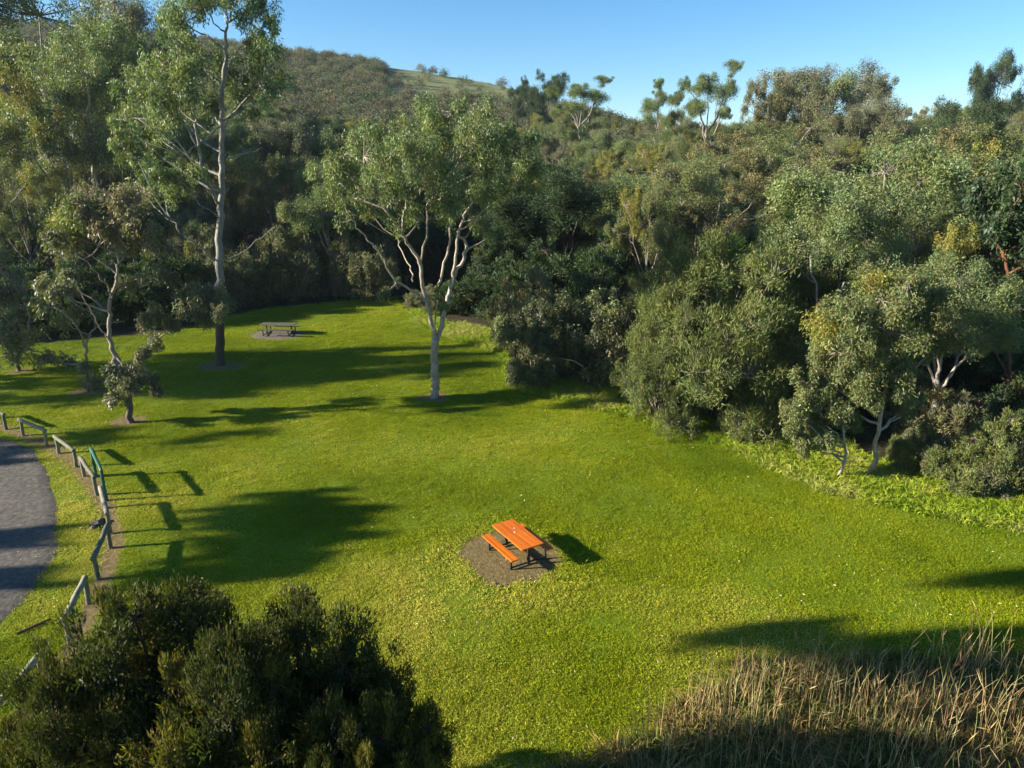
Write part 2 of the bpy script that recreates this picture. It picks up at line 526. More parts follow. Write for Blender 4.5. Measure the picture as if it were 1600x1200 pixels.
def arch_gum(key, seed, pal, height=15.0, spread=5.5, nl=5, fork=0.35, lobeR=1.8, bark=(0.30, 0.27, 0.24), trunk_r=1.0, subz=0.22, per=160, L=0.19, W=0.065, cr_=0.38, sub=3, accent=None, dens=1.15, mat='leaf', mode='gum', low=0.0):
    rng = np.random.RandomState(seed)
    w = Wood(); lv = Leaves(rng)
    top = np.array([rng.normal() * 0.5, rng.normal() * 0.5, height * fork])
    tr = wob(rng, bez(np.zeros(3), np.array([rng.normal() * 0.4, rng.normal() * 0.4, height * fork * 0.5]), top, 7), 0.07)
    tr[0, 2] = -1.0
    w.tube(tr, np.linspace(0.30, 0.2, 7) * height / 15 * trunk_r, 8, bark)
    tips = []
    for i in range(nl):
        az = 2 * math.pi * (i + rng.uniform(-0.3, 0.3)) / nl
        reach = spread * rng.uniform(0.35, 0.75)
        end = top + np.array([math.cos(az) * reach, math.sin(az) * reach, height * (1 - fork) * rng.uniform(0.35, 0.72)])
        start = tr[-1] if i % 2 or trunk_r < 0.2 else tr[-2]
        mid = start + np.array([math.cos(az) * reach * 0.55, math.sin(az) * reach * 0.55, (end[2] - start[2]) * 0.35])
        lb = wob(rng, bez(start, mid, end, 8), 0.12)
        w.tube(lb, np.linspace(0.14, 0.06, 8) * height / 15 * min(1, trunk_r * 3), 6, bark)
        for s in range(sub):
            p = lb[rng.randint(3, 8)] if s else lb[-1]
            a2 = az + rng.normal() * 0.9
            e2 = p + np.array([math.cos(a2), math.sin(a2), 0]) * spread * rng.uniform(0.15, 0.5) + np.array([0, 0, height * rng.uniform(0.02, subz)])
            q = wob(rng, bez(p, (p + e2) / 2 + np.array([0, 0, -0.3]), e2, 5), 0.08)
            w.tube(q, np.linspace(0.06, 0.025, 5), 4, bark, cap=False)
            tips.append(e2)
    tips.append(top + np.array([rng.normal() * 0.6, rng.normal() * 0.6, height * (1 - fork) * 0.86]))
    w.tube([tr[-1], (tr[-1] + tips[-1]) / 2 + rng.normal(size=3) * 0.25, tips[-1]], [0.13 * min(1, trunk_r * 3), 0.08 * min(1, trunk_r * 3), 0.03], 5, bark, cap=False)
    for k in range(int(low)):
        a2 = rng.uniform(0, 6.28)
        tips.append(np.array([math.cos(a2) * spread * rng.uniform(0.2, 0.7), math.sin(a2) * spread * rng.uniform(0.2, 0.7), height * rng.uniform(0.12, fork + 0.1)]))
    for t in tips:
        pl = accent if accent and rng.rand() < 0.22 else pal
        foliage(lv, w, rng, t, lobeR * rng.uniform(0.7, 1.3), pl, cr=cr_, dens=dens, L=L, W=W, per=per, bark=tuple(np.array(bark) * 0.75), mode=mode)
    finish_arch(key, w, lv, mat)


def arch_shrub(key, seed, pal, height=5.0, spread=3.0, n=16, lobeR=1.1, per=90, L=0.20, W=0.035, bark=(0.14, 0.12, 0.10), mat='soft', dens=1.2, accent=None):
    rng = np.random.RandomState(seed)
    w = Wood(); lv = Leaves(rng)
    for i in range(n):
        a = rng.uniform(0, 6.28); u = rng.rand() ** 0.5
        h = rng.uniform(0.12, 1.0) * (1 - 0.55 * u ** 2)
        c = np.array([math.cos(a) * spread * u * 0.8, math.sin(a) * spread * u * 0.8, max(height * h - lobeR * 0.6, lobeR * 0.55)])
        s = np.array([rng.normal() * 0.25, rng.normal() * 0.25, -0.3])
        w.tube(wob(rng, bez(s, np.array([c[0] * 0.4, c[1] * 0.4, c[2] * 0.6]), c, 6), 0.06), np.linspace(0.075, 0.025, 6), 4, bark, cap=False)
        pl = accent if accent and rng.rand() < 0.25 else pal
        foliage(lv, w, rng, c, lobeR * rng.uniform(0.75, 1.25), pl, dens=dens, L=L, W=W, per=per, mode='up', up=0.5, bark=bark)
    finish_arch(key, w, lv, mat)


def finish_arch(key, w, lv, mat):
    lm = lv.mesh('crown_' + key); wm = w.mesh('trunk_' + key)
    lm.materials.append(M[mat]); wm.materials.append(M['bark'])
    V = np.concatenate(lv.V)
    hi = np.percentile(V[:, 2], 99.7); wd = np.percentile(np.abs(V[:, 0]), 98) + np.percentile(np.abs(V[:, 1]), 98)
    ARCH[key] = (wm, lm, hi, wd, mat)


def put(key, name, x, y, height, width, rz, label, cat, group=None, z=None):
    wm, lm, hi, wd, mat = ARCH[key]
    root = empty(name, (x, y, float(zg(x, y)) if z is None else z), rz)
    sx = width / wd; sz = height / hi
    root.scale = (sx, sx, sz)
    tag(root, label, cat, group)
    for nm, me in (('trunk', wm), ('crown', lm)):
        o = bpy.data.objects.new(nm, me); COL.objects.link(o); o.parent = root
    return root


def put_px(key, name, px, py_top, Y, wpx, label, cat='tree', group=None, rz=None, min_h=2.0):
    p = at(px, py_top, Y)
    z0 = float(zg(p[0], Y))
    h = max(p[2] - z0, min_h)
    w = wpx * Y * CP / FPX * 1.0
    if h > 34 or h < 2.5 or w / h > 2.2 or w / h < 0.25:
        print('odd', name, px, py_top, 'h %.1f w %.1f' % (h, w))
    return put(key, name, p[0], Y, h, w, rs.uniform(0, 6.28) if rz is None else rz, label, cat, group)


# ------------------------------------------------------------------ the ground
def lines(lo, hi, step, far, grow=1.28):
    v = list(np.arange(lo, hi + 1e-6, step))
    s_, a = step, lo
    left = []
    while a > -far:
        s_ *= grow; s_ = min(s_, 400); a -= s_; left.append(a)
    return left[::-1] + v


gx = np.array(sorted(set(lines(-34, 40, 0.32, 2800) + [-v for v in lines(-40, 34, 0.32, 2800)[:40] if -v > 40])))
gx = np.unique(np.round(gx, 4))
yl = list(np.arange(4, 76, 0.32))
yy, st = yl[-1], 0.32
while yy < 3200:
    st = min(st * 1.2, 5 if yy < 420 else 300); yy += st; yl.append(yy)
yy, st = 4.0, 0.32
while yy > -400:
    st *= 1.4; yy -= st; yl.insert(0, yy)
gy = np.array(yl)

POSTS = [((-28, 655), (10, 671)), ((37, 681), (74, 697)), ((92, 709), (119, 730)), ((132, 745), (152, 774)),
         ((163, 794), (173, 833)), ((173, 857), (154, 906)), ((139, 944), (110, 1005)), ((70, 1068), (-5, 1165))]
FPTS = [ground(*p) for pr in POSTS for p in pr]
TREE_BASE = {'main': ground(680, 621), 'tall': ground(343, 571), 'small': ground(204, 660), 'thin': ground(138, 612), 'left': ground(30, 580)}
TABLE = ground(808, 866)
FAR_TABLE = ground(437, 523)
ROAD_EDGE = np.array([ground(*p) for p in [(-40, 684), (20, 690), (52, 704), (74, 737), (88, 775), (95, 812), (90, 850), (76, 895), (46, 938), (6, 968), (-40, 998)]])
ROAD_EDGE = ROAD_EDGE[np.argsort(ROAD_EDGE[:, 1])]


def seg_dist(x, y, pts):
    d = np.full(np.shape(x), 1e9)
    for a, b in zip(pts[:-1], pts[1:]):
        ab = (b - a)[:2]; L2 = ab @ ab + 1e-9
        t = np.clip(((x - a[0]) * ab[0] + (y - a[1]) * ab[1]) / L2, 0, 1)
        d = np.minimum(d, np.hypot(x - a[0] - t * ab[0], y - a[1] - t * ab[1]))
    return d


def road_x(y):
    e = np.interp(y, ROAD_EDGE[:, 1], ROAD_EDGE[:, 0], left=-60, right=-60)
    return e + 0.4 * (vnoise(y, y * 0, 1.7, 3) - 0.5) + 0.16 * (vnoise(y, y * 0, 0.3, 3) - 0.5)


PAD_A = R(-52)


def pad_r(x, y):
    """normalised distance from the middle of the worn patch under the near table"""
    c, s_ = math.cos(TABLE_RZ), math.sin(TABLE_RZ)
    dx, dy = x - TABLE[0] + 0.25, y - TABLE[1] + 0.05
    u = c * dx + s_ * dy; v = -s_ * dx + c * dy
    return ((np.abs(u) / 1.9) ** 3 + (np.abs(v) / 1.7) ** 3) ** (1 / 3)


TABLE_RZ = math.atan2(*( (ground(815, 885) - ground(768, 844))[[1, 0]] ))


def dirt_mask(x, y):
    m = 0.95 * (1 - sstep(0.08, 0.6, seg_dist(x - 0.12, y, FPTS)))
    m = np.maximum(m, 0.4 * (1 - sstep(0.0, 1.2, np.abs(x - road_x(y) - 0.3))) * (y < 34) * (y > 10))
    for k, r in (('main', 1.0), ('tall', 1.4), ('small', 1.2), ('thin', 1.0), ('left', 0.9)):
        b = TREE_BASE[k]
        m = np.maximum(m, 1.0 * (1 - sstep(0.35 * r, r, np.hypot((x - b[0]) * 0.75, y - b[1]) + 0.7 * (vnoise(x, y, 0.5, 14) - 0.5))))
    m = np.maximum(m, 1 - sstep(0.72, 1.12, pad_r(x, y) + 0.25 * (vnoise(x, y, 0.4, 16) - 0.5)))
    m = np.maximum(m, 1 - sstep(0.9, 1.7, np.hypot((x - FAR_TABLE[0] + .3) * 0.7, (y - FAR_TABLE[1]) * 1.0)))
    return m


X, Yg = np.meshgrid(gx, gy)
Z = zg(X, Yg)
lm_ = lawn_margin(X, Yg)
inlawn = (Yg < 62) & (lm_ > 0)
near = (np.abs(X) < 45) & (Yg < 62) & (Yg > 2)
Z = Z + near * (0.05 * (vnoise(X, Yg, 2.2, 1) - 0.5) + 0.03 * (vnoise(X, Yg, 0.7, 2) - 0.5))
dirt = np.where(near, dirt_mask(X, Yg), 0)
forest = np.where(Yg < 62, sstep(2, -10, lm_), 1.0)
forest = np.where((Yg < 2), 0.0, forest)
hillm = sstep(110, 170, Yg)
V = np.stack([X, Yg, Z], -1).reshape(-1, 3)
nx_, ny_ = len(gx), len(gy)
ii = np.arange(ny_ - 1)[:, None] * nx_ + np.arange(nx_ - 1)[None]
Q = np.stack([ii, ii + 1, ii + nx_ + 1, ii + nx_], -1).reshape(-1, 4)
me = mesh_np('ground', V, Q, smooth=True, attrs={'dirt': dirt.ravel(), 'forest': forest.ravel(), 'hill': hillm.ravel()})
tag(link('ground', me, M['ground']), 'mown green lawn running up into the wooded hillside', kind='structure')

# gravel drive on the left
ys = np.arange(ROAD_EDGE[0, 1], ROAD_EDGE[-1, 1], 0.2)
us = np.linspace(0, 1, 26)
RX = road_x(ys)[:, None] + (us[None] ** 1.5) * (-45 - road_x(ys)[:, None])
RY = np.repeat(ys[:, None], 26, 1)
RZ = zg(RX, RY) + 0.045 + 0.02 * (vnoise(RX, RY, 0.8, 5) - 0.5) - 0.05 * (us[None] < 0.001)
ii = np.arange(len(ys) - 1)[:, None] * 26 + np.arange(25)[None]
Q = np.stack([ii, ii + 1, ii + 27, ii + 26], -1).reshape(-1, 4)[:, ::-1]
tag(link('gravel_road', mesh_np('gravel_road', np.stack([RX, RY, RZ], -1).reshape(-1, 3), Q, smooth=True), M['gravel']), 'grey gravel drive beyond the log barriers', kind='structure')


def patch_disc(name, cx, cy, r_fn, mat, label, z=0.03, n=48):
    rings = np.linspace(0, 1, 7)[1:]
    V = [(cx, cy, float(zg(cx, cy)) + z)]
    for q in rings:
        for k in range(n):
            a = 2 * math.pi * k / n
            r = r_fn(a) * q
            x, y = cx + math.cos(a) * r, cy + math.sin(a) * r
            V.append((x, y, float(zg(x, y)) + z - (0.045 if q == 1 else 0)))
    F = [(0, 1 + k, 1 + (k + 1) % n, 1 + (k + 1) % n) for k in range(n)]
    me = bpy.data.meshes.new(name)
    F = [(0, 1 + k, 1 + (k + 1) % n) for k in range(n)]
    for i in range(5):
        for k in range(n):
            a, b = 1 + i * n + k, 1 + i * n + (k + 1) % n
            F.append((a, a + n, b + n, b))
    me.from_pydata(V, [], F); me.update()
    return tag(link(name, me, mat), label, kind='structure')


def near_r(a):
    a2 = a - TABLE_RZ
    c, s_ = abs(math.cos(a2)), abs(math.sin(a2))
    return 1.0 / ((c / 1.32) ** 4 + (s_ / 1.15) ** 4) ** 0.25 * (1 + 0.06 * math.sin(3 * a) + 0.04 * math.sin(7 * a + 1))


patch_disc('far_table_pad', FAR_TABLE[0], FAR_TABLE[1], lambda a: 1.0 / ((abs(math.cos(a)) / 1.9) ** 4 + (abs(math.sin(a)) / 1.1) ** 4) ** 0.25, M['pad_pale'], 'pale pad under the dark picnic table', 0.035)


# ------------------------------------------------------------------ picnic tables
def box(name, c, size, mat, parent, rz=0.0, bevel=0.006):
    import bmesh
    bm = bmesh.new()
    bmesh.ops.create_cube(bm, size=1.0)
    bmesh.ops.scale(bm, vec=size, verts=bm.verts)
    bmesh.ops.bevel(bm, geom=list(bm.edges), offset=bevel, segments=1, affect='EDGES')
    me = bpy.data.meshes.new(name); bm.to_mesh(me); bm.free()
    o = link(name, me, mat, parent, c)
    o.rotation_euler = (0, 0, rz)
    return o


def picnic_table(name, base, rz, length, top_mat, label, planks=4):
    root = tag(empty(name, base, rz), label, 'picnic table')
    wtop = 0.84
    pw = wtop / planks
    for k in range(planks):
        box('table_plank', (0, -wtop / 2 + pw * (k + 0.5), 0.735), (length, pw - 0.012, 0.045), top_mat, root)
    for sd in (-1, 1):
        b = tag(empty('bench', (0, sd * 0.66, 0)))
        b.parent = root
        for k in (-0.5, 0.5):
            box('bench_plank', (0, k * 0.145, 0.45), (length, 0.133, 0.045), top_mat, b)
        for e in (-1, 1):
            box('bench_leg', (e * length * 0.36, 0, 0.215), (0.06, 0.06, 0.425), M['steel'], b)
    for e in (-1, 1):
        x = e * length * 0.36
        box('post', (x, 0, 0.35), (0.07, 0.09, 0.68), M['steel'], root)
        box('top_bearer', (x, 0, 0.695), (0.06, wtop * 0.88, 0.034), M['steel'], root)
        box('foot_bar', (x, 0, 0.06), (0.05, 1.40, 0.05), M['steel'], root)
        for sd in (-1, 1):
            box('bench_bearer', (x, sd * 0.66, 0.411), (0.05, 0.27, 0.03), M['steel'], root)
    return root


t1 = picnic_table('picnic_table', (TABLE[0], TABLE[1], TABLE[2] + 0.004), TABLE_RZ, 1.9, M['orange'], 'bright orange slatted picnic table on a worn pad in the open lawn')


def blob_mesh(name, r, seed, flat=0.4, sub=2):
    import bmesh
    rng = np.random.RandomState(seed)
    bm = bmesh.new(); bmesh.ops.create_icosphere(bm, subdivisions=sub, radius=r)
    for v in bm.verts:
        v.co *= 1 + 0.28 * rng.normal() * 0.6
        v.co.z *= flat
    me = bpy.data.meshes.new(name); bm.to_mesh(me); bm.free()
    return me


for i, (u, v, r) in enumerate([(-0.12, -0.02, 0.03), (-0.36, 0.11, 0.024)]):
    link('bird_dropping', blob_mesh('bird_dropping', r, 5 + i, 0.25), M['white'], t1, (u, v, 0.762))
picnic_table('picnic_table', (FAR_TABLE[0], FAR_TABLE[1], FAR_TABLE[2] + 0.037), R(-4), 2.5, M['greywood'], 'dark weathered picnic table in the shade at the back of the lawn', 5)

# short brown peg beside the near pad, stick and stone by the barriers
g = ground(862, 908)
w = Wood(); w.tube([(0, 0, -0.1), (0.01, 0, 0.1), (0.03, 0.01, 0.26)], [0.02, 0.02, 0.016], 6, (0.2, 0.08, 0.04))
tag(link('peg', w.mesh('peg'), M['brownwood'], None, g), 'short brown peg in the grass beside the orange table', 'peg')
g = ground(54, 982)
w = Wood(); w.tube([(-0.28, -0.3, 0.04), (-0.05, -0.05, 0.07), (0.22, 0.35, 0.05)], [0.03, 0.04, 0.025], 6); w.tube([(0, 0.05, 0.06), (0.25, 0.12, 0.08)], [0.025, 0.012], 6)
tag(link('fallen_stick', w.mesh('fallen_stick'), M['brownwood'], None, g), 'reddish brown broken branch lying on the grass by the drive', 'branch')
for i, (px, py, r) in enumerate([(150, 820, 0.2), (158, 815, 0.15), (145, 826, 0.12)]):
    g = ground(px, py)
    tag(link('stone', blob_mesh('stone', r, 20 + i, 0.6), M['stone'], None, g + [0, 0, 0.03]), ['largest of three dark stones by the log barrier', 'dark stone nearest the log barrier, beside the largest one', 'smallest dark stone, on the drive side of the largest'][i], 'stone', 'dark stones by the barrier')


# ------------------------------------------------------------------ log barriers
def log_part(name, a, b, r0, r1, mat, root, seed, sides=10):
    rng = np.random.RandomState(seed)
    a = np.array(a, float); b = np.array(b, float)
    P = a + (b - a) * np.linspace(0, 1, 6)[:, None]
    P[1:-1] += rng.normal(size=(4, 3)) * 0.007
    w = Wood(); d = unit(b - a)
    P2 = np.vstack([P[0] - d * 0.0, P[0] + d * 0.015, P[1:-1], P[-1] - d * 0.015, P[-1]])
    rr = np.linspace(r0, r1, len(P2)) * rng.uniform(0.96, 1.04, len(P2)); rr[0] *= 0.86; rr[-1] *= 0.86
    w.tube(P2, rr, sides)
    return link(name, w.mesh(name), mat, root)


BLABEL = ['log barrier cut by the left picture edge, its rail in shade', 'low log barrier beyond the drive corner with a pale worn rail', 'log barrier in shade between the worn rail and the green rail',
          'sunlit pale log barrier beside the green rail', 'log barrier just in front of the green rail, nearly end on', 'log barrier whose rail slants back beside the dark stones',
          'log barrier behind the top of the dark bush', 'log barrier nearest the viewer at lower left, beside the dark bush']
for i, (pa, pb) in enumerate(POSTS):
    A, B = ground(*pa), ground(*pb)
    root = tag(empty('log_barrier', A), BLABEL[i], 'barrier', 'log barriers along the drive')
    d = B - A; u = unit(d); hh = 0.80
    rng = np.random.RandomState(40 + i)
    for c in (np.zeros(3), d):
        log_part('post', c + [0, 0, -0.3], c + [rng.normal() * 0.02, rng.normal() * 0.02, hh - 0.05], 0.075, 0.07, M['log'], root, 50 + i)
    log_part('rail', np.array([0, 0, hh]) - u * 0.16, d + [0, 0, hh] + u * 0.16, 0.085, 0.078, M['log'], root, 70 + i)
A, B = ground(151, 746), ground(167, 782)
root = tag(empty('green_rail', A), 'tall green painted rail standing over the log barriers', 'barrier')
d = B - A; u = unit(d)
for c in (np.zeros(3), d):
    log_part('post', c + [0, 0, -0.3], c + [0, 0, 1.22], 0.062, 0.06, M['greenpaint'], root, 9)
log_part('rail', np.array([0, 0, 1.27]) - u * 0.12, d + [0, 0, 1.27] + u * 0.12, 0.065, 0.062, M['greenpaint'], root, 10)

# ------------------------------------------------------------------ single trees on the lawn
Yh = TREE_BASE['main'][1]


def pale(P, rng):
    return np.tile((0.36, 0.31, 0.245), (len(P), 1)) * rng.uniform(0.85, 1.1, (len(P), 1))


main_limbs = [
    ([(680, 626, 0), (680, 612, 0), (680, 590, 0), (679, 560, 0), (681, 530, 0)], 12.5, 9.5),
    ([(680, 535, 0), (674, 500, 0), (666, 470, -.3), (657, 430, -.5), (657, 410, -.6), (640, 385, -.8), (625, 360, -1), (605, 330, -1.2), (592, 300, -1.3), (585, 270, -1.2)], 6.0, 2.2),
    ([(682, 535, 0), (692, 500, .2), (700, 465, .4), (708, 435, .6), (722, 410, .8), (730, 385, .9), (716, 368, .8)], 6.6, 3.4),
    ([(708, 432, .6), (712, 400, .6), (718, 360, .9), (726, 335, 1.2), (745, 305, 1.4), (762, 292, 1.5), (785, 262, 1.8)], 4.2, 1.6),
    ([(664, 470, -.3), (645, 455, -1.0), (615, 432, -1.8), (596, 400, -2.4), (575, 375, -2.8), (556, 356, -3.0)], 3.4, 1.2),
    ([(657, 410, -.6), (664, 380, -1.2), (668, 340, -1.8), (668, 320, -2), (682, 305, -2)], 2.8, 1.4),
    ([(684, 445, .3), (694, 410, .9), (702, 380, 1.4), (704, 340, 1.8), (706, 300, 2.2), (704, 270, 2.6), (700, 215, 2.6)], 3.4, 1.3),
    ([(630, 366, -1), (630, 340, -.4), (634, 320, .2), (640, 270, .6)], 2.6, 1.2),
    ([(645, 440, -.5), (640, 415, .4), (625, 388, 1.2), (622, 370, 1.6)], 1.8, 0.9),
    ([(605, 330, -1.2), (608, 290, -.6), (600, 260, .2), (598, 215, .6)], 2.2, 1.0),
    ([(681, 530, 0), (681, 500, -.6), (684, 470, -1.2)], 2.5, 1.0),
    ([(745, 305, 1.4), (738, 260, .6), (735, 215, 0)], 1.9, 0.9),
]
main_lobes = [
    (595, 196, 30, 0), (563, 208, 26, 1), (578, 236, 36, -2), (545, 262, 30, -1), (612, 232, 34, 2.5), (640, 196, 36, -1), (672, 172, 36, 1), (706, 160, 34, -1), (742, 166, 32, 1.5), (768, 188, 30, -1),
    (785, 210, 28, 1.5), (730, 205, 40, -2.5), (690, 215, 42, 3), (648, 240, 42, -3), (612, 285, 38, -3), (570, 290, 36, 1), (540, 296, 28, -2), (700, 262, 44, -3.2), (748, 250, 40, 2), (785, 262, 32, 0), (815, 248, 24, 1), (828, 268, 18, 0),
    (660, 292, 40, 1.5), (625, 320, 30, 2), (690, 310, 36, -2.5), (735, 300, 34, 2.6), (770, 300, 28, -1.5), (660, 340, 22, 0), (740, 345, 24, 1.5), (800, 285, 22, -1), (765, 238, 30, -2.8),
    (700, 345, 20, 2.2), (585, 330, 26, 2), (756, 372, 17, 1.6), (690, 478, 11, -.5), (627, 446, 8, -1), (556, 345, 16, -3), (605, 458, 10, -1.8), (625, 350, 18, -1.5), (722, 180, 26, 3), (655, 210, 30, 3),
]
main_lobes = [(690 + (l[0] - 690) * 1.08, l[1] + 16 * float(sstep(300, 180, l[1])), l[2] * 0.95) + tuple(l[3:]) for l in main_lobes] + [(540, 240, 22, 1), (520, 275, 20, -1), (838, 285, 18, 1), (525, 310, 18, 1), (818, 225, 20, -1)]
hero_tree('gum_tree', 'solitary pale-trunked gum with forking white limbs in the middle of the lawn', 3, Yh, main_limbs, main_lobes, 'gum', pale,
          leaf=dict(L=0.18, W=0.046, per=165, dens=1.15, cr=0.40), base=TREE_BASE['main'])

Yt = TREE_BASE['tall'][1]


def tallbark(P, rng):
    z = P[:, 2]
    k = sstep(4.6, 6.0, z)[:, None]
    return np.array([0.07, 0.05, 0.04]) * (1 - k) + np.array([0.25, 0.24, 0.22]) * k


tall_limbs = [
    ([(343, 576, 0), (344, 545, 0), (343, 500, 0), (343, 450, 0), (343, 400, 0), (343, 350, .1), (345, 300, .2), (347, 250, .3), (347, 200, .3), (347, 150, .3), (352, 100, .4), (354, 60, .4), (356, 30, .5)], 12.5, 2.2),
    ([(342, 318, 0), (330, 300, -.6), (318, 270, -1.0), (311, 240, -1.2), (308, 205, -1.4), (302, 170, -1.5), (290, 130, -1.5)], 4.4, 1.4),
    ([(346, 195, .3), (330, 210, -.4), (310, 225, -1), (292, 238, -1.6)], 2.2, 1.4),
    ([(347, 200, .3), (362, 182, .8), (378, 172, 1.2), (400, 160, 1.6)], 2.2, 1.0),
    ([(344, 412, 0), (320, 392, -.8), (300, 378, -1.2), (282, 365, -1.6), (270, 345, -2), (258, 332, -2.2)], 2.4, 1.0),
    ([(345, 250, .2), (365, 245, .8), (392, 237, 1.5), (412, 232, 2)], 1.9, 0.8),
    ([(346, 172, .3), (340, 155, 0), (337, 140, -.3), (330, 100, -.6)], 2.0, 0.9),
    ([(352, 112, .4), (362, 95, .9), (370, 82, 1.2), (388, 60, 1.6)], 1.8, 0.8),
    ([(345, 405, 0), (370, 400, .6), (400, 378, 1.4), (432, 352, 2)], 1.8, 0.7),
    ([(311, 240, -1.2), (296, 205, -2), (280, 190, -2.4), (245, 170, -2.8)], 1.8, 0.8),
    ([(318, 270, -1), (300, 252, -2), (270, 215, -3), (240, 200, -3.4)], 1.8, 0.8),
    ([(343, 340, 0), (325, 328, -1), (312, 320, -1.5), (300, 300, -2)], 1.4, 0.6),
]
tall_lobes = [
    (350, 5, 34, 0), (385, 20, 34, 1), (320, 15, 36, -1), (300, 45, 34, 1), (410, 40, 24, 0), (372, -15, 30, -1), (395, 55, 18, 1.5), (335, -25, 30, 1),
    (275, 70, 36, -1), (305, 85, 40, 2), (255, 100, 36, 0), (285, 125, 42, -2.5), (235, 130, 34, 1.5), (215, 150, 30, -1), (255, 160, 40, -2.8), (215, 185, 34, 0), (325, 120, 32, -2.6), (240, 195, 36, 2), (205, 210, 24, -1.5),
    (280, 175, 34, 2.5), (325, 160, 26, 2.5), (395, 95, 32, 2.5), (420, 110, 28, 0), (405, 130, 28, -1), (370, 125, 24, 2.5), (415, 85, 22, -1), (390, 150, 24, 2),
    (232, 230, 24, 1), (215, 250, 26, -1), (240, 265, 28, 1.6), (270, 270, 24, -2), (290, 290, 24, -2.2), (220, 290, 22, 0), (265, 305, 22, -1), (305, 265, 18, -2.6),
]
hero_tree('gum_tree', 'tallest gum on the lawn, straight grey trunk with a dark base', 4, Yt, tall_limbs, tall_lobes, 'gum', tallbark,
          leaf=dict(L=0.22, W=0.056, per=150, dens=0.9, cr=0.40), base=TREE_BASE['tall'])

Ys = TREE_BASE['small'][1]


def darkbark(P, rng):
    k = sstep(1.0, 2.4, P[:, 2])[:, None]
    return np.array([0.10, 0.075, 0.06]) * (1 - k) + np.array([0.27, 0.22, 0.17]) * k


small_limbs = [
    ([(205, 663, 0), (202, 635, 0), (199, 605, 0), (190, 575, 0), (178, 550, 0), (171, 530, 0), (170, 500, .1), (172, 470, .2), (180, 445, .3), (184, 420, .3), (183, 395, .3), (178, 360, .4)], 8.5, 1.8),
    ([(197, 600, 0), (205, 575, .5), (220, 560, .9), (240, 535, 1.4), (265, 515, 1.6), (290, 490, 1.6), (310, 470, 1.6)], 3.4, 1.0),
    ([(175, 465, .2), (165, 445, -.5), (150, 425, -1), (130, 405, -1.4)], 2.2, 0.9),
    ([(184, 415, .3), (195, 395, .8), (208, 375, 1.2), (225, 350, 1.4)], 2.0, 0.9),
    ([(182, 390, .3), (165, 360, -.3), (150, 335, -.8)], 1.6, 0.8),
    ([(171, 530, 0), (155, 510, -.8), (140, 480, -1.4), (120, 450, -1.8)], 1.8, 0.8),
    ([(180, 445, .3), (200, 440, .8), (225, 425, 1.4), (240, 400, 1.5)], 1.4, 0.7),
]
small_lobes = [
    (150, 312, 26, 0, 'pinkish'), (175, 330, 30, 1, 'pinkish'), (205, 325, 26, -1, 'pinkish'), (125, 345, 28, -1, 'olive'), (95, 350, 22, .5, 'yellow'), (230, 345, 24, 1, 'pinkish'), (160, 360, 30, -1.4, 'pinkish'), (200, 365, 26, 1.4),
    (90, 375, 22, -1), (120, 385, 22, .6), (235, 375, 20, 0, 'pinkish'), (255, 350, 16, 1, 'brown'), (75, 440, 16, 0), (90, 455, 15, -1), (110, 445, 14, .6),
    (205, 440, 16, .8), (225, 490, 18, .6), (245, 495, 14, 1), (310, 455, 20, 1.4), (335, 460, 18, 1.8), (300, 485, 20, 1), (325, 490, 16, 1.6), (285, 460, 14, 1.8), (340, 485, 14, .8), (270, 505, 14, 1.4), (245, 540, 16, 1.4), (225, 555, 14, .8),
    (185, 590, 16, -.6), (200, 605, 16, -.8), (190, 625, 13, -.4), (215, 585, 14, .6), (238, 595, 9, .8), (243, 610, 8, .8), (172, 575, 8, -.4), (265, 430, 14, 1), (20, 560, 2, 0),
][:-1]
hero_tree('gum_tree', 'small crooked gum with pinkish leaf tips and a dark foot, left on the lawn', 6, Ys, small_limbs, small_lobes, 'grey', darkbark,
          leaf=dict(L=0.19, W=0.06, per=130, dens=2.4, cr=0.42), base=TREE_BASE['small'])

Yn = TREE_BASE['thin'][1]
thin_limbs = [([(138, 616, 0), (137, 590, 0), (136, 560, 0), (134, 540, 0), (140, 525, 0), (148, 510, .2)], 4.5, 1.8), ([(134, 545, 0), (120, 510, -.6), (100, 490, -1), (85, 480, -1.2)], 2.2, 1.0), ([(148, 510, .2), (170, 505, .5), (195, 500, .8)], 1.4, 0.7)]
thin_lobes = [(140, 590, 12, -.4, 'grey'), (125, 575, 13, -.6, 'grey'), (110, 565, 12, .4, 'grey'), (85, 560, 14, .2, 'grey'), (150, 600, 9, .2, 'grey'), (100, 500, 18, 0), (75, 480, 20, -.6), (130, 485, 18, .5), (160, 490, 16, .6)]
hero_tree('gum_tree', 'thin dark-stemmed sapling behind the small crooked gum', 8, Yn, thin_limbs, thin_lobes, 'olive', darkbark, leaf=dict(L=0.28, W=0.07, per=44, dens=1.5, cr=0.4), base=TREE_BASE['thin'])
Yl = TREE_BASE['left'][1]
left_limbs = [([(32, 586, 0), (28, 560, 0), (40, 530, 0), (52, 555, .2)][:3] + [(45, 505, .2), (44, 480, .3), (42, 450, .4)], 5.0, 1.6), ([(45, 505, .2), (65, 490, .5), (82, 470, .9), (90, 450, 1)], 2.6, 1.2), ([(38, 530, 0), (10, 500, -.8), (-10, 470, -1)], 2.4, 1.0)]
left_lobes = [(30, 450, 26, 0), (5, 470, 28, -.8), (45, 480, 22, .6), (15, 510, 28, -.6), (40, 525, 26, .4, 'olive'), (10, 545, 26, 0, 'olive'), (60, 560, 14, .4), (30, 560, 18, -.6, 'olive'), (-20, 520, 30, 0), (70, 555, 10, .8), (20, 435, 16, .6), (0, 420, 20, .4)]
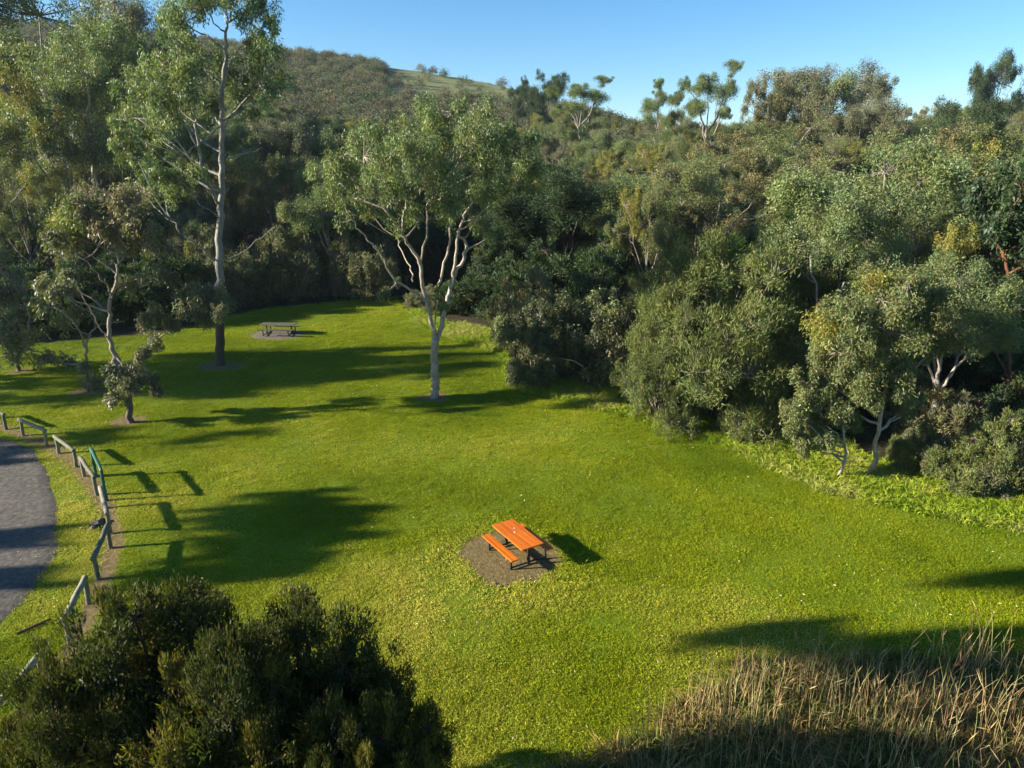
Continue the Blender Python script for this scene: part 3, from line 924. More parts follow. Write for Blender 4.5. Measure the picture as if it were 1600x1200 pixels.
hero_tree('gum_tree', 'leafy small gum at the left picture edge behind the barriers', 9, Yl, left_limbs, left_lobes, 'grey', darkbark, leaf=dict(L=0.28, W=0.07, per=50, dens=1.4, cr=0.4), base=TREE_BASE['left'])

# ------------------------------------------------------------------ trees along the right-hand edge
b = ground(1365, 744); Yr = b[1]
rf_limbs = [([(1362, 748, 0), (1364, 720, 0), (1372, 680, 0), (1378, 640, 0), (1384, 600, 0), (1386, 560, 0), (1390, 520, 0), (1392, 470, 0)], 6.5, 2.6),
            ([(1388, 590, 0), (1420, 580, .5), (1440, 565, .8), (1458, 550, 1)], 2.2, .9), ([(1386, 560, 0), (1360, 520, -.6), (1330, 490, -1)], 2.4, 1.0), ([(1390, 520, 0), (1420, 490, .6), (1450, 470, 1)], 2.2, 1.0)]
rf_lobes = [(1380, 470, 40, 0), (1330, 490, 38, -.6), (1300, 510, 30, .4, 'yellow'), (1420, 480, 40, .8), (1470, 490, 36, .6), (1350, 530, 38, -1), (1395, 520, 40, -1), (1440, 530, 34, 1), (1310, 550, 32, -.5), (1490, 520, 26, 0), (1360, 575, 34, -.8), (1330, 590, 30, .4),
            (1400, 600, 26, -.6), (1300, 600, 30, -.2), (1420, 570, 24, -.4), (1290, 540, 26, .8, 'olive'), (1350, 620, 22, -.5), (1415, 640, 14, .3), (1430, 625, 12, .5), (1320, 625, 22, 0), (1370, 440, 24, .6, 'yellow'), (1420, 445, 24, -.4)]
hero_tree('gum_tree', 'gum with a pale slender trunk in front of the right-hand thicket', 12, Yr, rf_limbs, rf_lobes, 'olive', pale, leaf=dict(L=0.15, W=0.042, per=170, dens=3.4, cr=0.36), base=b)
b = ground(1308, 750); Yr2 = b[1]
sp_limbs = [([(1306, 752, 0), (1316, 730, 0), (1321, 705, 0), (1318, 670, 0), (1312, 640, 0)], 4.6, 1.8)]
sp_lobes = [(1265, 630, 24, 0), (1290, 615, 24, .4), (1250, 655, 22, -.3), (1280, 660, 24, .4), (1310, 650, 22, -.4), (1255, 685, 16, 0), (1285, 690, 16, -.4), (1240, 640, 14, .3), (1335, 660, 14, .2), (1262, 600, 18, .2), (1235, 665, 12, 0)]
hero_tree('gum_tree', 'leaning gum sapling with drooping leaves beside the big wattle', 13, Yr2, sp_limbs, sp_lobes, 'olive', pale, leaf=dict(L=0.14, W=0.042, per=150, dens=3.6, cr=0.4), base=b)
bt = ground(1572, 672); Yb = bt[1]
rb_limbs = [([(1572, 676, 0), (1574, 640, 0), (1575, 590, 0), (1576, 540, 0), (1577, 500, 0), (1576, 440, .2), (1568, 400, .3), (1558, 380, .4)], 7.5, 2.6), ([(1574, 590, 0), (1560, 560, -.6), (1548, 540, -1), (1535, 525, -1.3)], 2.4, 1.2),
            ([(1568, 400, .3), (1558, 405, -.4), (1548, 395, -.8)], 1.6, .8), ([(1577, 500, 0), (1600, 470, .6), (1620, 420, 1)], 2.6, 1.2)]
rb_lobes = [(1590, 360, 40, 1.5), (1540, 360, 36, 1), (1620, 400, 44, 0), (1560, 320, 44, 2), (1640, 470, 44, .5), (1530, 450, 30, 1.5), (1600, 300, 44, 1), (1650, 350, 50, 0), (1510, 480, 24, 2)]
hero_tree('gum_tree', 'dark gum with an orange-brown trunk at the right picture edge', 14, Yb, rb_limbs, rb_lobes, 'dark', lambda P, r: np.tile((0.16, 0.06, 0.026), (len(P), 1)), leaf=dict(L=0.26, W=0.09, per=80, dens=2.0, cr=0.36), base=bt)

# ------------------------------------------------------------------ kinds of tree for the wood
arch_gum('gum', 21, 'gum', accent='olive')
arch_gum('olive', 22, 'olive', nl=6, spread=6.2, accent='yellow', bark=(0.28, 0.25, 0.22))
arch_gum('brown', 23, 'brown', nl=6, spread=6.0, fork=0.28, accent='olive', bark=(0.26, 0.23, 0.2), low=5)
arch_gum('grey', 24, 'grey', nl=5, spread=5.6, accent='gum', bark=(0.34, 0.32, 0.29), low=4)
arch_gum('yellow', 25, 'yellow', nl=6, spread=6.0, fork=0.3, accent='olive', low=3)
arch_gum('dark', 26, 'dark', nl=7, spread=6.5, fork=0.2, sub=4, per=90, L=0.25, W=0.075, mat='soft', mode='up', low=10, bark=(0.1, 0.08, 0.07))
arch_gum('spindly', 27, 'gum', height=18, spread=4.5, nl=4, fork=0.5, lobeR=1.6, sub=2, dens=1.5, mode='up', mat='soft', trunk_r=0.55, bark=(0.26, 0.23, 0.2))
arch_gum('umbrella', 28, 'dark', height=10, spread=7.0, nl=6, fork=0.45, lobeR=1.8, sub=2, per=110, dens=1.6, mode='up', mat='soft', subz=0.1, trunk_r=0.6, bark=(0.3, 0.25, 0.22))
arch_gum('slim', 29, 'gum', height=14, spread=1.8, nl=3, fork=0.8, lobeR=0.95, sub=1, dens=1.3, trunk_r=0.25)
arch_gum('flat', 30, 'gum', height=13, spread=2.2, nl=5, fork=0.93, lobeR=0.62, sub=1, dens=2.6, trunk_r=0.09, subz=0.05)
arch_shrub('wattle', 31, 'wattle', height=8, spread=4.2, n=60, lobeR=1.1, per=105, L=0.2, W=0.034, dens=1.7)
arch_shrub('fresh', 32, 'fresh', height=7, spread=3.4, n=34, lobeR=1.2, per=150, L=0.2, W=0.036, dens=1.5)
arch_shrub('scrub', 33, 'grey', height=5, spread=3.4, n=34, lobeR=1.1, per=90, L=0.22, W=0.06, accent='brown')
arch_shrub('darkscrub', 34, 'dark', height=5, spread=3.4, n=34, lobeR=1.15, per=90, L=0.24, W=0.07, accent='shrub')
arch_shrub('bush', 35, 'wattle', height=3, spread=2.4, n=30, lobeR=0.72, per=110, L=0.15, W=0.034, dens=2.8, accent='grey')
arch_shrub('nearbush', 36, 'shrub', height=5.2, spread=2.2, n=90, lobeR=0.6, per=130, L=0.10, W=0.026, dens=3.8, mat='soft', accent='nearolive', bark=(0.06, 0.045, 0.035))

arch_gum('lowgum', 37, 'lowgreen', height=6, spread=3.6, nl=6, fork=0.15, lobeR=1.0, per=80, L=0.22, W=0.085, sub=3, dens=1.9, low=16, accent='olive', bark=(0.2, 0.17, 0.14))
# ------------------------------------------------------------------ named trees and shrubs of the thicket and the wood
T = put_px
wa = ground(1120, 692)
T('wattle', 'wattle_shrub', 1130, 372, wa[1] + 3.2, 270, 'huge feathery olive-green wattle on the right-hand lawn edge', 'shrub')
T('wattle', 'wattle_shrub', 1045, 460, wa[1] + 2.6, 150, 'rounded wattle joined to the left flank of the huge one', 'shrub', rz=2.0)
T('wattle', 'wattle_shrub', 1215, 385, wa[1] + 5.0, 200, 'upright wattle rising behind the huge one, towards the gums', 'shrub', rz=4.0)
T('bush', 'round_bush', 1165, 625, ground(1165, 690)[1] + 0.5, 90, 'small round bush at the foot of the huge wattle', 'shrub')
T('bush', 'round_bush', 1500, 672, ground(1500, 770)[1] + 1.0, 160, 'round grey-green bush in front at the right edge', 'shrub')
T('bush', 'round_bush', 1585, 640, ground(1585, 790)[1] + 1.6, 170, 'tall round bush cut by the right picture edge', 'shrub', rz=1.0)
T('bush', 'round_bush', 1435, 672, ground(1440, 745)[1] + 1.2, 80, 'slim small bush between the pale-trunked gum and the round bush', 'shrub', rz=3.0)
T('scrub', 'scrub_bush', 1480, 590, Yr + 4.5, 150, 'greyish scrub behind the round bushes on the right', 'shrub')
T('darkscrub', 'scrub_bush', 1400, 560, Yr + 7, 170, 'dark scrub behind the pale slender gum', 'shrub')
T('darkscrub', 'scrub_bush', 1570, 545, Yr + 8, 190, 'dark scrub behind the orange-brown trunk', 'shrub', rz=1.5)
T('gum', 'gum_tree', 1400, 225, 38, 300, 'big bushy grey-green gum rising over the right-hand thicket')
T('olive', 'gum_tree', 1290, 330, 36, 190, 'olive gum between the upright wattle and the big bushy gum')
T('gum', 'gum_tree', 1500, 250, 42, 260, 'grey-green gum to the right of the big bushy gum', rz=1.0)
T('gum', 'gum_tree', 1325, 310, 33, 210, 'grey-green gum close behind the pale slender trunk, left side', rz=2.2)
T('olive', 'gum_tree', 1450, 340, 33.5, 220, 'olive gum close behind the pale slender trunk, right side', rz=3.1)
T('gum', 'gum_tree', 1500, 400, 30, 200, 'grey-green gum low in front of the orange-brown trunk, left side', rz=0.2)
T('gum', 'gum_tree', 1545, 300, 37, 230, 'grey-green gum over the orange-brown trunk', rz=4.4)
T('yellow', 'gum_tree', 1590, 225, 58, 240, 'yellow-green gum crown at the right picture edge')
T('brown', 'gum_tree', 1400, 200, 62, 260, 'brownish gum crown behind the big bushy gum')
T('fresh', 'wattle_shrub', 1255, 292, 47, 140, 'light fresh-green wattle glowing in the middle of the wood', 'shrub')
T('fresh', 'wattle_shrub', 1150, 372, 40, 130, 'light green wattle behind the top of the huge one', 'shrub', rz=2)
T('brown', 'gum_tree', 1090, 262, 54, 250, 'broad olive-brown gum behind the wattles', rz=0.5)
T('olive', 'gum_tree', 1015, 285, 50, 120, 'narrow yellowish gum at the left of the broad olive-brown one')
T('dark', 'dark_wattle', 905, 268, 60, 220, 'broad very dark green wattle right of the solitary gum', 'tree')
T('dark', 'dark_wattle', 830, 285, 64, 170, 'dark wattle close behind the solitary gum crown', 'tree', rz=2.2)
T('darkscrub', 'scrub_bush', 870, 380, 53, 190, 'dark scrub below the broad dark wattle', 'shrub')
T('darkscrub', 'scrub_bush', 945, 370, 50, 150, 'dark mound of scrub left of the broad olive-brown gum', 'shrub', rz=2)
T('darkscrub', 'scrub_bush', 760, 420, 54, 140, 'low dark scrub behind the solitary gum trunk, right side', 'shrub', rz=3)
T('lowgum', 'gum_tree', 935, 452, 38.5, 150, 'low dull-leaved gum drooping over the lawn edge', 'tree', rz=0.4)
T('lowgum', 'gum_tree', 840, 478, 37.5, 120, 'low dull-leaved gum at the corner of the lawn by the dead shrub', 'tree', rz=2.4)
T('scrub', 'scrub_bush', 665, 465, 55, 66, 'pale straw-coloured bush at the back corner of the lawn', 'shrub')
T('brown', 'gum_tree', 1215, 190, 82, 240, 'brown-green gum in the middle of the far wood', rz=3.3)
T('grey', 'gum_tree', 1290, 96, 120, 200, 'big spreading gum crown standing against the sky', rz=0.8)
T('brown', 'gum_tree', 1225, 108, 124, 110, 'left shoulder crown of the big skyline gum')
T('umbrella', 'gum_tree', 1580, 78, 150, 110, 'lone umbrella-shaped gum on the right skyline', 'tree')
T('spindly', 'gum_tree', 1118, 98, 118, 88, 'tall spindly gum with tufted crown on the skyline', 'tree')
T('spindly', 'gum_tree', 1042, 126, 122, 70, 'smaller tufted gum on the skyline left of the tall spindly one', 'tree', rz=2)
T('spindly', 'gum_tree', 912, 120, 140, 90, 'tufted gum on the skyline near the grassy hill brow', 'tree', rz=4)
T('dark', 'gum_tree', 850, 114, 190, 70, 'dark crown on the skyline where the hill dips', 'tree')
T('dark', 'gum_tree', 815, 122, 200, 40, 'leftmost small dark crown where the hill dips', 'tree', rz=1)
T('grey', 'gum_tree', 1350, 150, 110, 150, 'grey-green gum right of the big skyline gum')
T('dark', 'gum_tree', 1500, 160, 100, 150, 'dark green crown below the right skyline')
# left side
fk_limbs = [
    ([(166, 512, 0), (164, 470, 0), (160, 420, 0), (157, 380, 0), (152, 330, 0), (148, 280, 0), (147, 240, 0), (147, 216, 0)], 8.5, 5.5),
    ([(147, 218, 0), (140, 198, -.6), (136, 180, -.9), (140, 160, -1.2), (134, 120, -1.2)], 4.6, 1.4), ([(147, 216, 0), (158, 208, .6), (166, 196, .9), (172, 184, 1.2), (190, 150, 1.6)], 4.2, 1.3),
    ([(147, 216, 0), (146, 195, .3), (142, 175, .6), (150, 140, 1), (160, 100, 1.2)], 3.6, 1.2), ([(147, 222, 0), (128, 236, -.8), (108, 254, -1.4), (96, 262, -1.6)], 3.2, 1.6), ([(150, 238, 0), (134, 248, .4), (122, 260, .8)], 2.4, 1.4),
    ([(172, 184, 1.2), (200, 170, 1.6), (222, 160, 2)], 2.0, 0.9), ([(136, 180, -.9), (110, 160, -1.8), (90, 140, -2.4)], 2.0, 0.9)]
fk_lobes = [(150, 128, 34, 0), (112, 148, 32, -1.6), (190, 128, 32, 1.4), (82, 172, 28, -2), (214, 158, 24, 1.8), (130, 92, 34, 1), (168, 74, 34, -1), (64, 140, 30, 0), (95, 104, 32, 2), (220, 104, 24, 0), (196, 62, 28, 2), (145, 56, 28, -1), (92, 212, 22, -1), (206, 196, 20, 1), (110, 62, 26, 0), (232, 132, 18, 1.5), (175, 100, 30, 3), (125, 120, 30, -3)]
hero_tree('gum_tree', 'large gum with a white forked trunk behind the small crooked gum', 16, 62.0, fk_limbs, fk_lobes, 'gum', pale, leaf=dict(L=0.25, W=0.07, per=120, dens=0.9, cr=0.4), base=at(166, 508, 62.0))
T('olive', 'gum_tree', 60, 90, 63, 230, 'large dark-stemmed gum at the upper left', rz=1.3)
T('gum', 'gum_tree', 30, -30, 78, 280, 'highest gum crown at the upper left corner', rz=2.3)
T('grey', 'gum_tree', 190, -20, 90, 200, 'gum crown on the slope behind the forked white trunk', rz=2.9)
T('grey', 'gum_tree', 460, 180, 74, 170, 'greyish gum on the slope right of the tallest lawn gum', rz=1.9)
T('gum', 'gum_tree', 505, 255, 62, 130, 'yellow-green gum crown left of the solitary gum', rz=0.9)
T('brown', 'gum_tree', 420, 240, 68, 150, 'brownish gum behind the bare limbs of the tallest lawn gum')
T('olive', 'gum_tree', 20, 250, 58, 170, 'leafy gum low at the left picture edge', rz=4)
T('olive', 'gum_tree', 240, 260, 64, 170, 'olive gum between the forked white trunk and the tallest gum', rz=5)
for i, (px, pt, Y, wp, lb) in enumerate([(420, 362, 61, 130, 'dull grey-brown scrub straight behind the far picnic table'), (500, 350, 62, 140, 'grey-brown scrub right of the one behind the far table'), (570, 365, 61, 120, 'grey-brown scrub at the dark end of the lawn'),
                                         (335, 365, 57, 130, 'scrub behind the trunk of the tallest lawn gum'), (262, 385, 53, 150, 'dark scrub left of the tallest lawn gum'), (180, 400, 51.5, 150, 'dark scrub behind the small crooked gum'), (95, 410, 50, 150, 'dark scrub behind the thin sapling'), (10, 420, 49, 160, 'dark scrub at the left picture edge')]):
    T('scrub' if i < 4 else 'darkscrub', 'scrub_bush', px, pt, Y, wp, lb, 'shrub', rz=i * 1.1)
for i, (px, pt, Y, wp, lb) in enumerate([(30, 350, 60, 140, 'scrub under the dark-stemmed gum at the left edge'), (110, 345, 61, 140, 'scrub under the forked white trunk'), (190, 350, 60, 130, 'scrub between the forked white trunk and the tallest gum')]):
    T('scrub' if i % 2 else 'darkscrub', 'scrub_bush', px, pt, Y, wp, lb, 'shrub', rz=i * 2.1 + 0.5)
T('dark', 'dark_wattle', 600, 330, 66, 170, 'dark wattle behind the left limbs of the solitary gum', 'tree', rz=4)
T('dark', 'dark_wattle', 700, 320, 68, 180, 'dark wattle straight behind the solitary gum', 'tree', rz=5)

# the rest of the wood, tree by tree
placed = [(o.location.x, o.location.y) for o in COL.objects if o.type == 'EMPTY' and o.get('category') in ('tree', 'shrub')]
keys = ['gum', 'olive', 'gum', 'grey', 'brown', 'olive', 'dark', 'gum', 'grey', 'gum', 'olive', 'yellow']
KIND = {'gum': 'grey-green gum', 'olive': 'olive gum', 'brown': 'brownish gum', 'grey': 'dull grey gum', 'dark': 'dark green wattle', 'yellow': 'yellowish gum'}
PLACE = [(130, 'at the far left edge'), (270, 'left of the tallest lawn gum'), (420, 'straight behind the tallest lawn gum'), (560, 'left of the solitary gum'), (720, 'straight behind the solitary gum'), (860, 'right of the solitary gum crown'),
         (990, 'above the broad dark wattle'), (1130, 'below the spindly skyline gums'), (1300, 'below the big skyline gum'), (1450, 'behind the big bushy gum'), (9999, 'near the right picture edge')]
ROWS = [(76, 'front row of the wood'), (92, 'second row of the far wood'), (112, 'middle of the far wood'), (135, 'the upper far wood'), (999, 'topmost row of the wood')]


def wood_label(k, px, y):
    return '%s in %s, %s' % (KIND[k], next(n for q, n in ROWS if y < q), next(n for q, n in PLACE if px < q))


count = 0
Y = 63.0
while Y < 165:
    sp = 6.5 + (Y - 63) * 0.035
    X0 = -0.84 * Y
    x = X0
    while x < 0.84 * Y:
        xx, y2 = x + rs.uniform(-2, 2), Y + rs.uniform(-2.5, 2.5)
        x += sp
        if min(math.hypot(xx - a, y2 - b_) for a, b_ in placed) < 4.2:
            continue
        px, py = proj(xx, y2, float(zg(xx, y2)))
        k = keys[rs.randint(len(keys))]
        h = rs.uniform(7.5, 12.0) * (0.85 if k == 'yellow' else 1)
        if 430 < px < 860 and Y > 90:
            h *= 0.62
        if count < 285:
            put(k, 'wood_tree', xx, y2, h, h * rs.uniform(0.85, 1.15), rs.uniform(0, 6.28), wood_label(k, px, y2), 'tree', 'close-set trees of the far wood')
            count += 1
        placed.append((xx, y2))
    Y += sp * 0.92
print('wood trees', count)
# thicket behind the right-hand lawn edge
n2 = 0


def thicket_place(x, y):
    px = float(proj(x, y, float(zg(x, y)))[0])
    a = next(n for q, n in [(900, 'under the broad dark wattle'), (1010, 'left of the huge wattle'), (1120, 'behind the left half of the huge wattle'), (1230, 'behind the right half of the huge wattle'), (1330, 'under the olive gum'), (1430, 'under the big bushy gum'), (1530, 'left of the orange-brown trunk'), (9999, 'at the right edge')] if px < q)
    return a + next(n for q, n in [(36, ', nearest row'), (46, ', middle row'), (999, ', back row')] if y < q)


for Y in np.arange(27, 63, 4.2):
    for x in np.arange(0, 0.86 * Y + 5, 4.6):
        xx, y2 = x + rs.uniform(-1.5, 1.5), Y + rs.uniform(-1.5, 1.5)
        if lawn_margin(xx, y2) > -42 or min(math.hypot(xx - a, y2 - b_) for a, b_ in placed) < 3.0:
            continue
        k = ['scrub', 'darkscrub', 'wattle', 'darkscrub'][rs.randint(4)]
        h = rs.uniform(3.5, 6.0)
        put(k, 'thicket_shrub', xx, y2, h, h * rs.uniform(0.9, 1.2), rs.uniform(0, 6.28), {'scrub': 'grey scrub', 'darkscrub': 'dark scrub', 'wattle': 'green wattle'}[k] + ' deep in the thicket, ' + thicket_place(xx, y2), 'shrub', 'shrubs deep in the right-hand thicket')
        placed.append((xx, y2)); n2 += 1
print('thicket', n2)

# trees left of the picture whose shadows reach the lawn
def shade_tree(px, py, h, wd_, k, rz):
    g = ground(px, py)
    off = {'slim': 0.86, 'flat': 0.955}.get(k, 0.72) * h / math.tan(SUN_EL)
    put(k, 'gum_tree', g[0] - off * math.cos(SUN_AZ), g[1] - off * math.sin(SUN_AZ), h, wd_, rz, 'gum beyond the left picture edge, seen only by its shadow', 'tree', 'gums beyond the left edge')


for q in [(500, 788, 13, 3.0, 'flat', 0.0), (420, 796, 13, 2.6, 'flat', 2.5), (550, 806, 13.5, 3.0, 'flat', 0.9), (460, 818, 13, 3.0, 'flat', 1.3), (520, 830, 13, 2.8, 'flat', 4.1), (450, 852, 13, 2.2, 'flat', 3.1), (480, 874, 13, 2.4, 'flat', 0.3), (410, 892, 13, 2.8, 'flat', 5.1), (330, 905, 13, 2.2, 'flat', 5.6),
          (1250, 986, 14, 2.1, 'flat', 2.0), (1290, 984, 14.5, 1.8, 'flat', 1.0), (1500, 1000, 16, 2.6, 'flat', 3.0), (1600, 1010, 17, 3.0, 'flat', 1.0), (1560, 1045, 16, 3.0, 'flat', 2.2), (1650, 898, 18, 1.6, 'flat', 1.0),
          (500, 570, 17, 8, 'olive', 4.0), (430, 585, 15, 6, 'gum', 2.0), (130, 600, 13, 5, 'slim', 2.0), (60, 630, 12, 3, 'slim', 1.0), (250, 585, 17, 3.5, 'slim', 5.0), (620, 586, 19, 3.4, 'slim', 1.0), (60, 690, 13, 3.0, 'slim', 2.0), (40, 835, 12, 1.6, 'flat', 3.4), (60, 838, 13, 1.4, 'flat', 1.4), (30, 905, 12, 1.8, 'flat', 2.4), (50, 900, 13, 1.4, 'flat', 0.4), (10, 720, 12, 2.4, 'flat', 4.4), (230, 690, 15, 2.4, 'slim', 0.4)]:
    shade_tree(*q)
# near bushes at the bottom left
for i, (px, pt, Y, wp, lb, rz) in enumerate([(200, 938, 9.0, 400, 'big dark bush at the bottom left, hiding the barriers', 0.4), (470, 972, 8.9, 350, 'dark bush right of the big one at the bottom', 2.2), (620, 1085, 8.6, 250, 'lowest dark bush at the bottom, nearest the reeds', 4.0), (90, 1040, 8.2, 300, 'dark bush at the bottom left corner', 5.2), (330, 1010, 8.0, 330, 'dark bush at the bottom between the two tall ones', 1.1), (560, 1120, 7.6, 260, 'low dark bush at the very bottom, in front of the others', 3.0)]):
    T('nearbush', 'dark_bush', px, pt, Y, wp, lb, 'shrub', rz=rz)


# ------------------------------------------------------------------ grass, long grass, reeds, litter
def tuft(name, n, rad, h, w_, seed, lean=0.5, mat='grass', curl=0.4):
    rng = np.random.RandomState(seed)
    a = rng.uniform(0, 6.28, n); r = rad * rng.rand(n) ** 0.5
    b = np.stack([np.cos(a) * r, np.sin(a) * r, np.full(n, -0.01)], 1)
    d = rng.normal(size=(n, 3)) * lean; d[:, 2] = 1; d = unit(d)
    hh = h * rng.uniform(0.5, 1.2, n)[:, None]
    s_ = unit(np.cross(d, rng.normal(size=(n, 3)))) * w_ * 0.5
    mid = b + d * hh * 0.55
    tip = b + d * hh + np.stack([d[:, 0], d[:, 1], -np.abs(d[:, 0]) - np.abs(d[:, 1])], 1) * hh * curl
    V = np.stack([b - s_, b + s_, mid + s_ * 0.8, mid - s_ * 0.8, tip, tip], 1)[:, :5].reshape(-1, 3)
    i = np.arange(n)[:, None] * 5
    Q = np.concatenate([i + [0, 1, 2, 3], i + [3, 2, 4, 4]], 0)
    Q = np.concatenate([i + np.array([0, 1, 2, 3])], 0)
    T3 = np.concatenate([i + np.array([0, 1, 2]), i + np.array([0, 2, 3]), i + np.array([3, 2, 4])], 0)
    c = np.repeat(np.exp(rng.normal(0, 0.26, (n, 1))) * np.exp(rng.normal(0, 0.08, (n, 3))), 5, 0)
    me = mesh_np(name, V, T3, c)
    me.materials.append(M[mat])
    return bpy.data.objects.new(name, me)


def scatter(name, P, rot, scl, tnt, sources, label, cat):
    me = bpy.data.meshes.new(name)
    me.vertices.add(len(P)); me.vertices.foreach_set('co', np.asarray(P, np.float32).ravel())
    for nm, v in (('scl', scl), ('tint', tnt)):
        a = me.attributes.new(nm, 'FLOAT', 'POINT'); a.data.foreach_set('value', np.asarray(v, np.float32))
    a = me.attributes.new('rot', 'FLOAT_VECTOR', 'POINT'); a.data.foreach_set('vector', np.asarray(rot, np.float32).ravel())
    a = me.attributes.new('pick', 'INT', 'POINT'); a.data.foreach_set('value', rs.randint(0, len(sources), len(P)).astype(np.int32))
    o = link(name, me, None)
    ng = bpy.data.node_groups.new(name, 'GeometryNodeTree')
    ng.interface.new_socket('Geometry', in_out='INPUT', socket_type='NodeSocketGeometry')
    ng.interface.new_socket('Geometry', in_out='OUTPUT', socket_type='NodeSocketGeometry')
    gi = ng.nodes.new('NodeGroupInput'); go = ng.nodes.new('NodeGroupOutput')
    inst = ng.nodes.new('GeometryNodeInstanceOnPoints')
    g2i = ng.nodes.new('GeometryNodeGeometryToInstance')
    for s_ in reversed(sources):
        oi = ng.nodes.new('GeometryNodeObjectInfo'); oi.inputs['Object'].default_value = s_; oi.inputs['As Instance'].default_value = False
        ng.links.new(oi.outputs['Geometry'], g2i.inputs[0])
    na = lambda n, t: (lambda q: (setattr(q, 'data_type', t), q.inputs['Name'].__setattr__('default_value', n), q)[2])(ng.nodes.new('GeometryNodeInputNamedAttribute'))
    ng.links.new(gi.outputs[0], inst.inputs['Points'])
    ng.links.new(g2i.outputs[0], inst.inputs['Instance'])
    inst.inputs['Pick Instance'].default_value = True
    ng.links.new(na('pick', 'INT').outputs[0], inst.inputs['Instance Index'])
    ng.links.new(na('rot', 'FLOAT_VECTOR').outputs[0], inst.inputs['Rotation'])
    ng.links.new(na('scl', 'FLOAT').outputs[0], inst.inputs['Scale'])
    ng.links.new(inst.outputs[0], go.inputs[0])
    md = o.modifiers.new('scatter', 'NODES'); md.node_group = ng
    return tag(o, label, cat, kind='stuff')


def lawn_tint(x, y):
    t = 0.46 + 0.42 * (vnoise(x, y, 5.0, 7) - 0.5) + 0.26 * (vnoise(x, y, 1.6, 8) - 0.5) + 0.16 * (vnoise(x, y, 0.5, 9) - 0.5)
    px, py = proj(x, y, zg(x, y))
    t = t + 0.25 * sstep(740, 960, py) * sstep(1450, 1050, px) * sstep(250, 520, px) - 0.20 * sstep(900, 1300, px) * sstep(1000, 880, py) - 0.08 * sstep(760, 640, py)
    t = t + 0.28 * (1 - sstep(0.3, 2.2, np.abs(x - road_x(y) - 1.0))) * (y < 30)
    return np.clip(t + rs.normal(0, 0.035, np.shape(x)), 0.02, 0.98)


def sample(dens, y0, y1):
    n = int(dens * (y1 - y0) * 1.75 * y1)
    y = rs.uniform(y0, y1, n); x = rs.uniform(-0.86 * y1, 0.86 * y1, n)
    k = np.abs(x) < 0.84 * y + 1.5
    return x[k], y[k]


PX, PY = [], []
for d, a, b_ in ((46, 9, 16), (40, 16, 24), (30, 24, 34), (18, 34, 48), (12, 48, 63)):
    x, y = sample(d, a, b_)
    PX.append(x); PY.append(y)
x = np.concatenate(PX); y = np.concatenate(PY)
k = (lawn_margin(x, y) > -6) & (dirt_mask(x, y) + 0.5 * (vnoise(x, y, 0.3, 4) - 0.5) < 0.42) & (x > road_x(y) - 0.15 + 0.2 * rs.normal(size=len(x)))
x, y = x[k], y[k]
print('grass tufts', len(x))
sc_ = rs.uniform(0.7, 1.35, len(x)) * (1 + 0.35 * sstep(24, 50, y))
sc_ *= 1 + 0.5 * np.exp(-((pad_r(x, y) - 1.2) / 0.15) ** 2)
rot = np.stack([rs.normal(0, 0.08, len(x)), rs.normal(0, 0.08, len(x)), rs.uniform(0, 6.28, len(x))], 1)
lawn_src = [tuft('lawn_tuft_%d' % q, 110, 0.30, 0.055, 0.011, 90 + q, 0.75) for q in range(3)]
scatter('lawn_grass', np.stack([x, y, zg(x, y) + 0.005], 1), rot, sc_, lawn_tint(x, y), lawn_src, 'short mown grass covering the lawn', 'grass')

# long bright grass along the right-hand edge and under the trees
n = 60000
x = rs.uniform(-8, 24, n); y = rs.uniform(17, 60, n)
lmg = lawn_margin(x, y)
pxx, pyy = proj(x, y, zg(x, y))
wdt = np.interp(pxx, [640, 800, 960, 1140, 1300, 1600], [14, 20, 36, 60, 64, 60])
k = (lmg < 5) & (lmg > -wdt * (0.7 + vnoise(x, y, 1.5, 6))) & (pxx > 640) & (pxx < 1750)
x, y = x[k], y[k]
print('long grass', len(x))
M['long'] = blade_mat('long_blade', (0.14, 0.24, 0.012), (0.28, 0.37, 0.025), (0.44, 0.43, 0.13), 0.4)
long_src = [tuft('long_tuft_%d' % q, 40, 0.22, 0.36, 0.022, 95 + q, 0.55, 'long', curl=0.7) for q in range(3)]
rot = np.stack([rs.normal(0, 0.12, len(x)), rs.normal(0, 0.12, len(x)), rs.uniform(0, 6.28, len(x))], 1)
scatter('long_grass', np.stack([x, y, zg(x, y)], 1), rot, rs.uniform(0.6, 1.6, len(x)), np.clip(0.5 + 0.7 * (vnoise(x, y, 1.6, 12) - 0.5) + rs.normal(0, 0.12, len(x)), 0, 1), long_src, 'long bright grass along the right-hand edge of the lawn', 'grass')

# reed bed at the bottom right
REED = [(1000, 1160), (1060, 1100), (1130, 1040), (1170, 1020), (1300, 1010), (1450, 1010), (1620, 1010)]


def reed_py(px):
    return np.interp(px, [860, 1000, 1060, 1130, 1180, 1300, 1450, 1700], [1230, 1180, 1125, 1080, 1055, 1045, 1045, 1045])


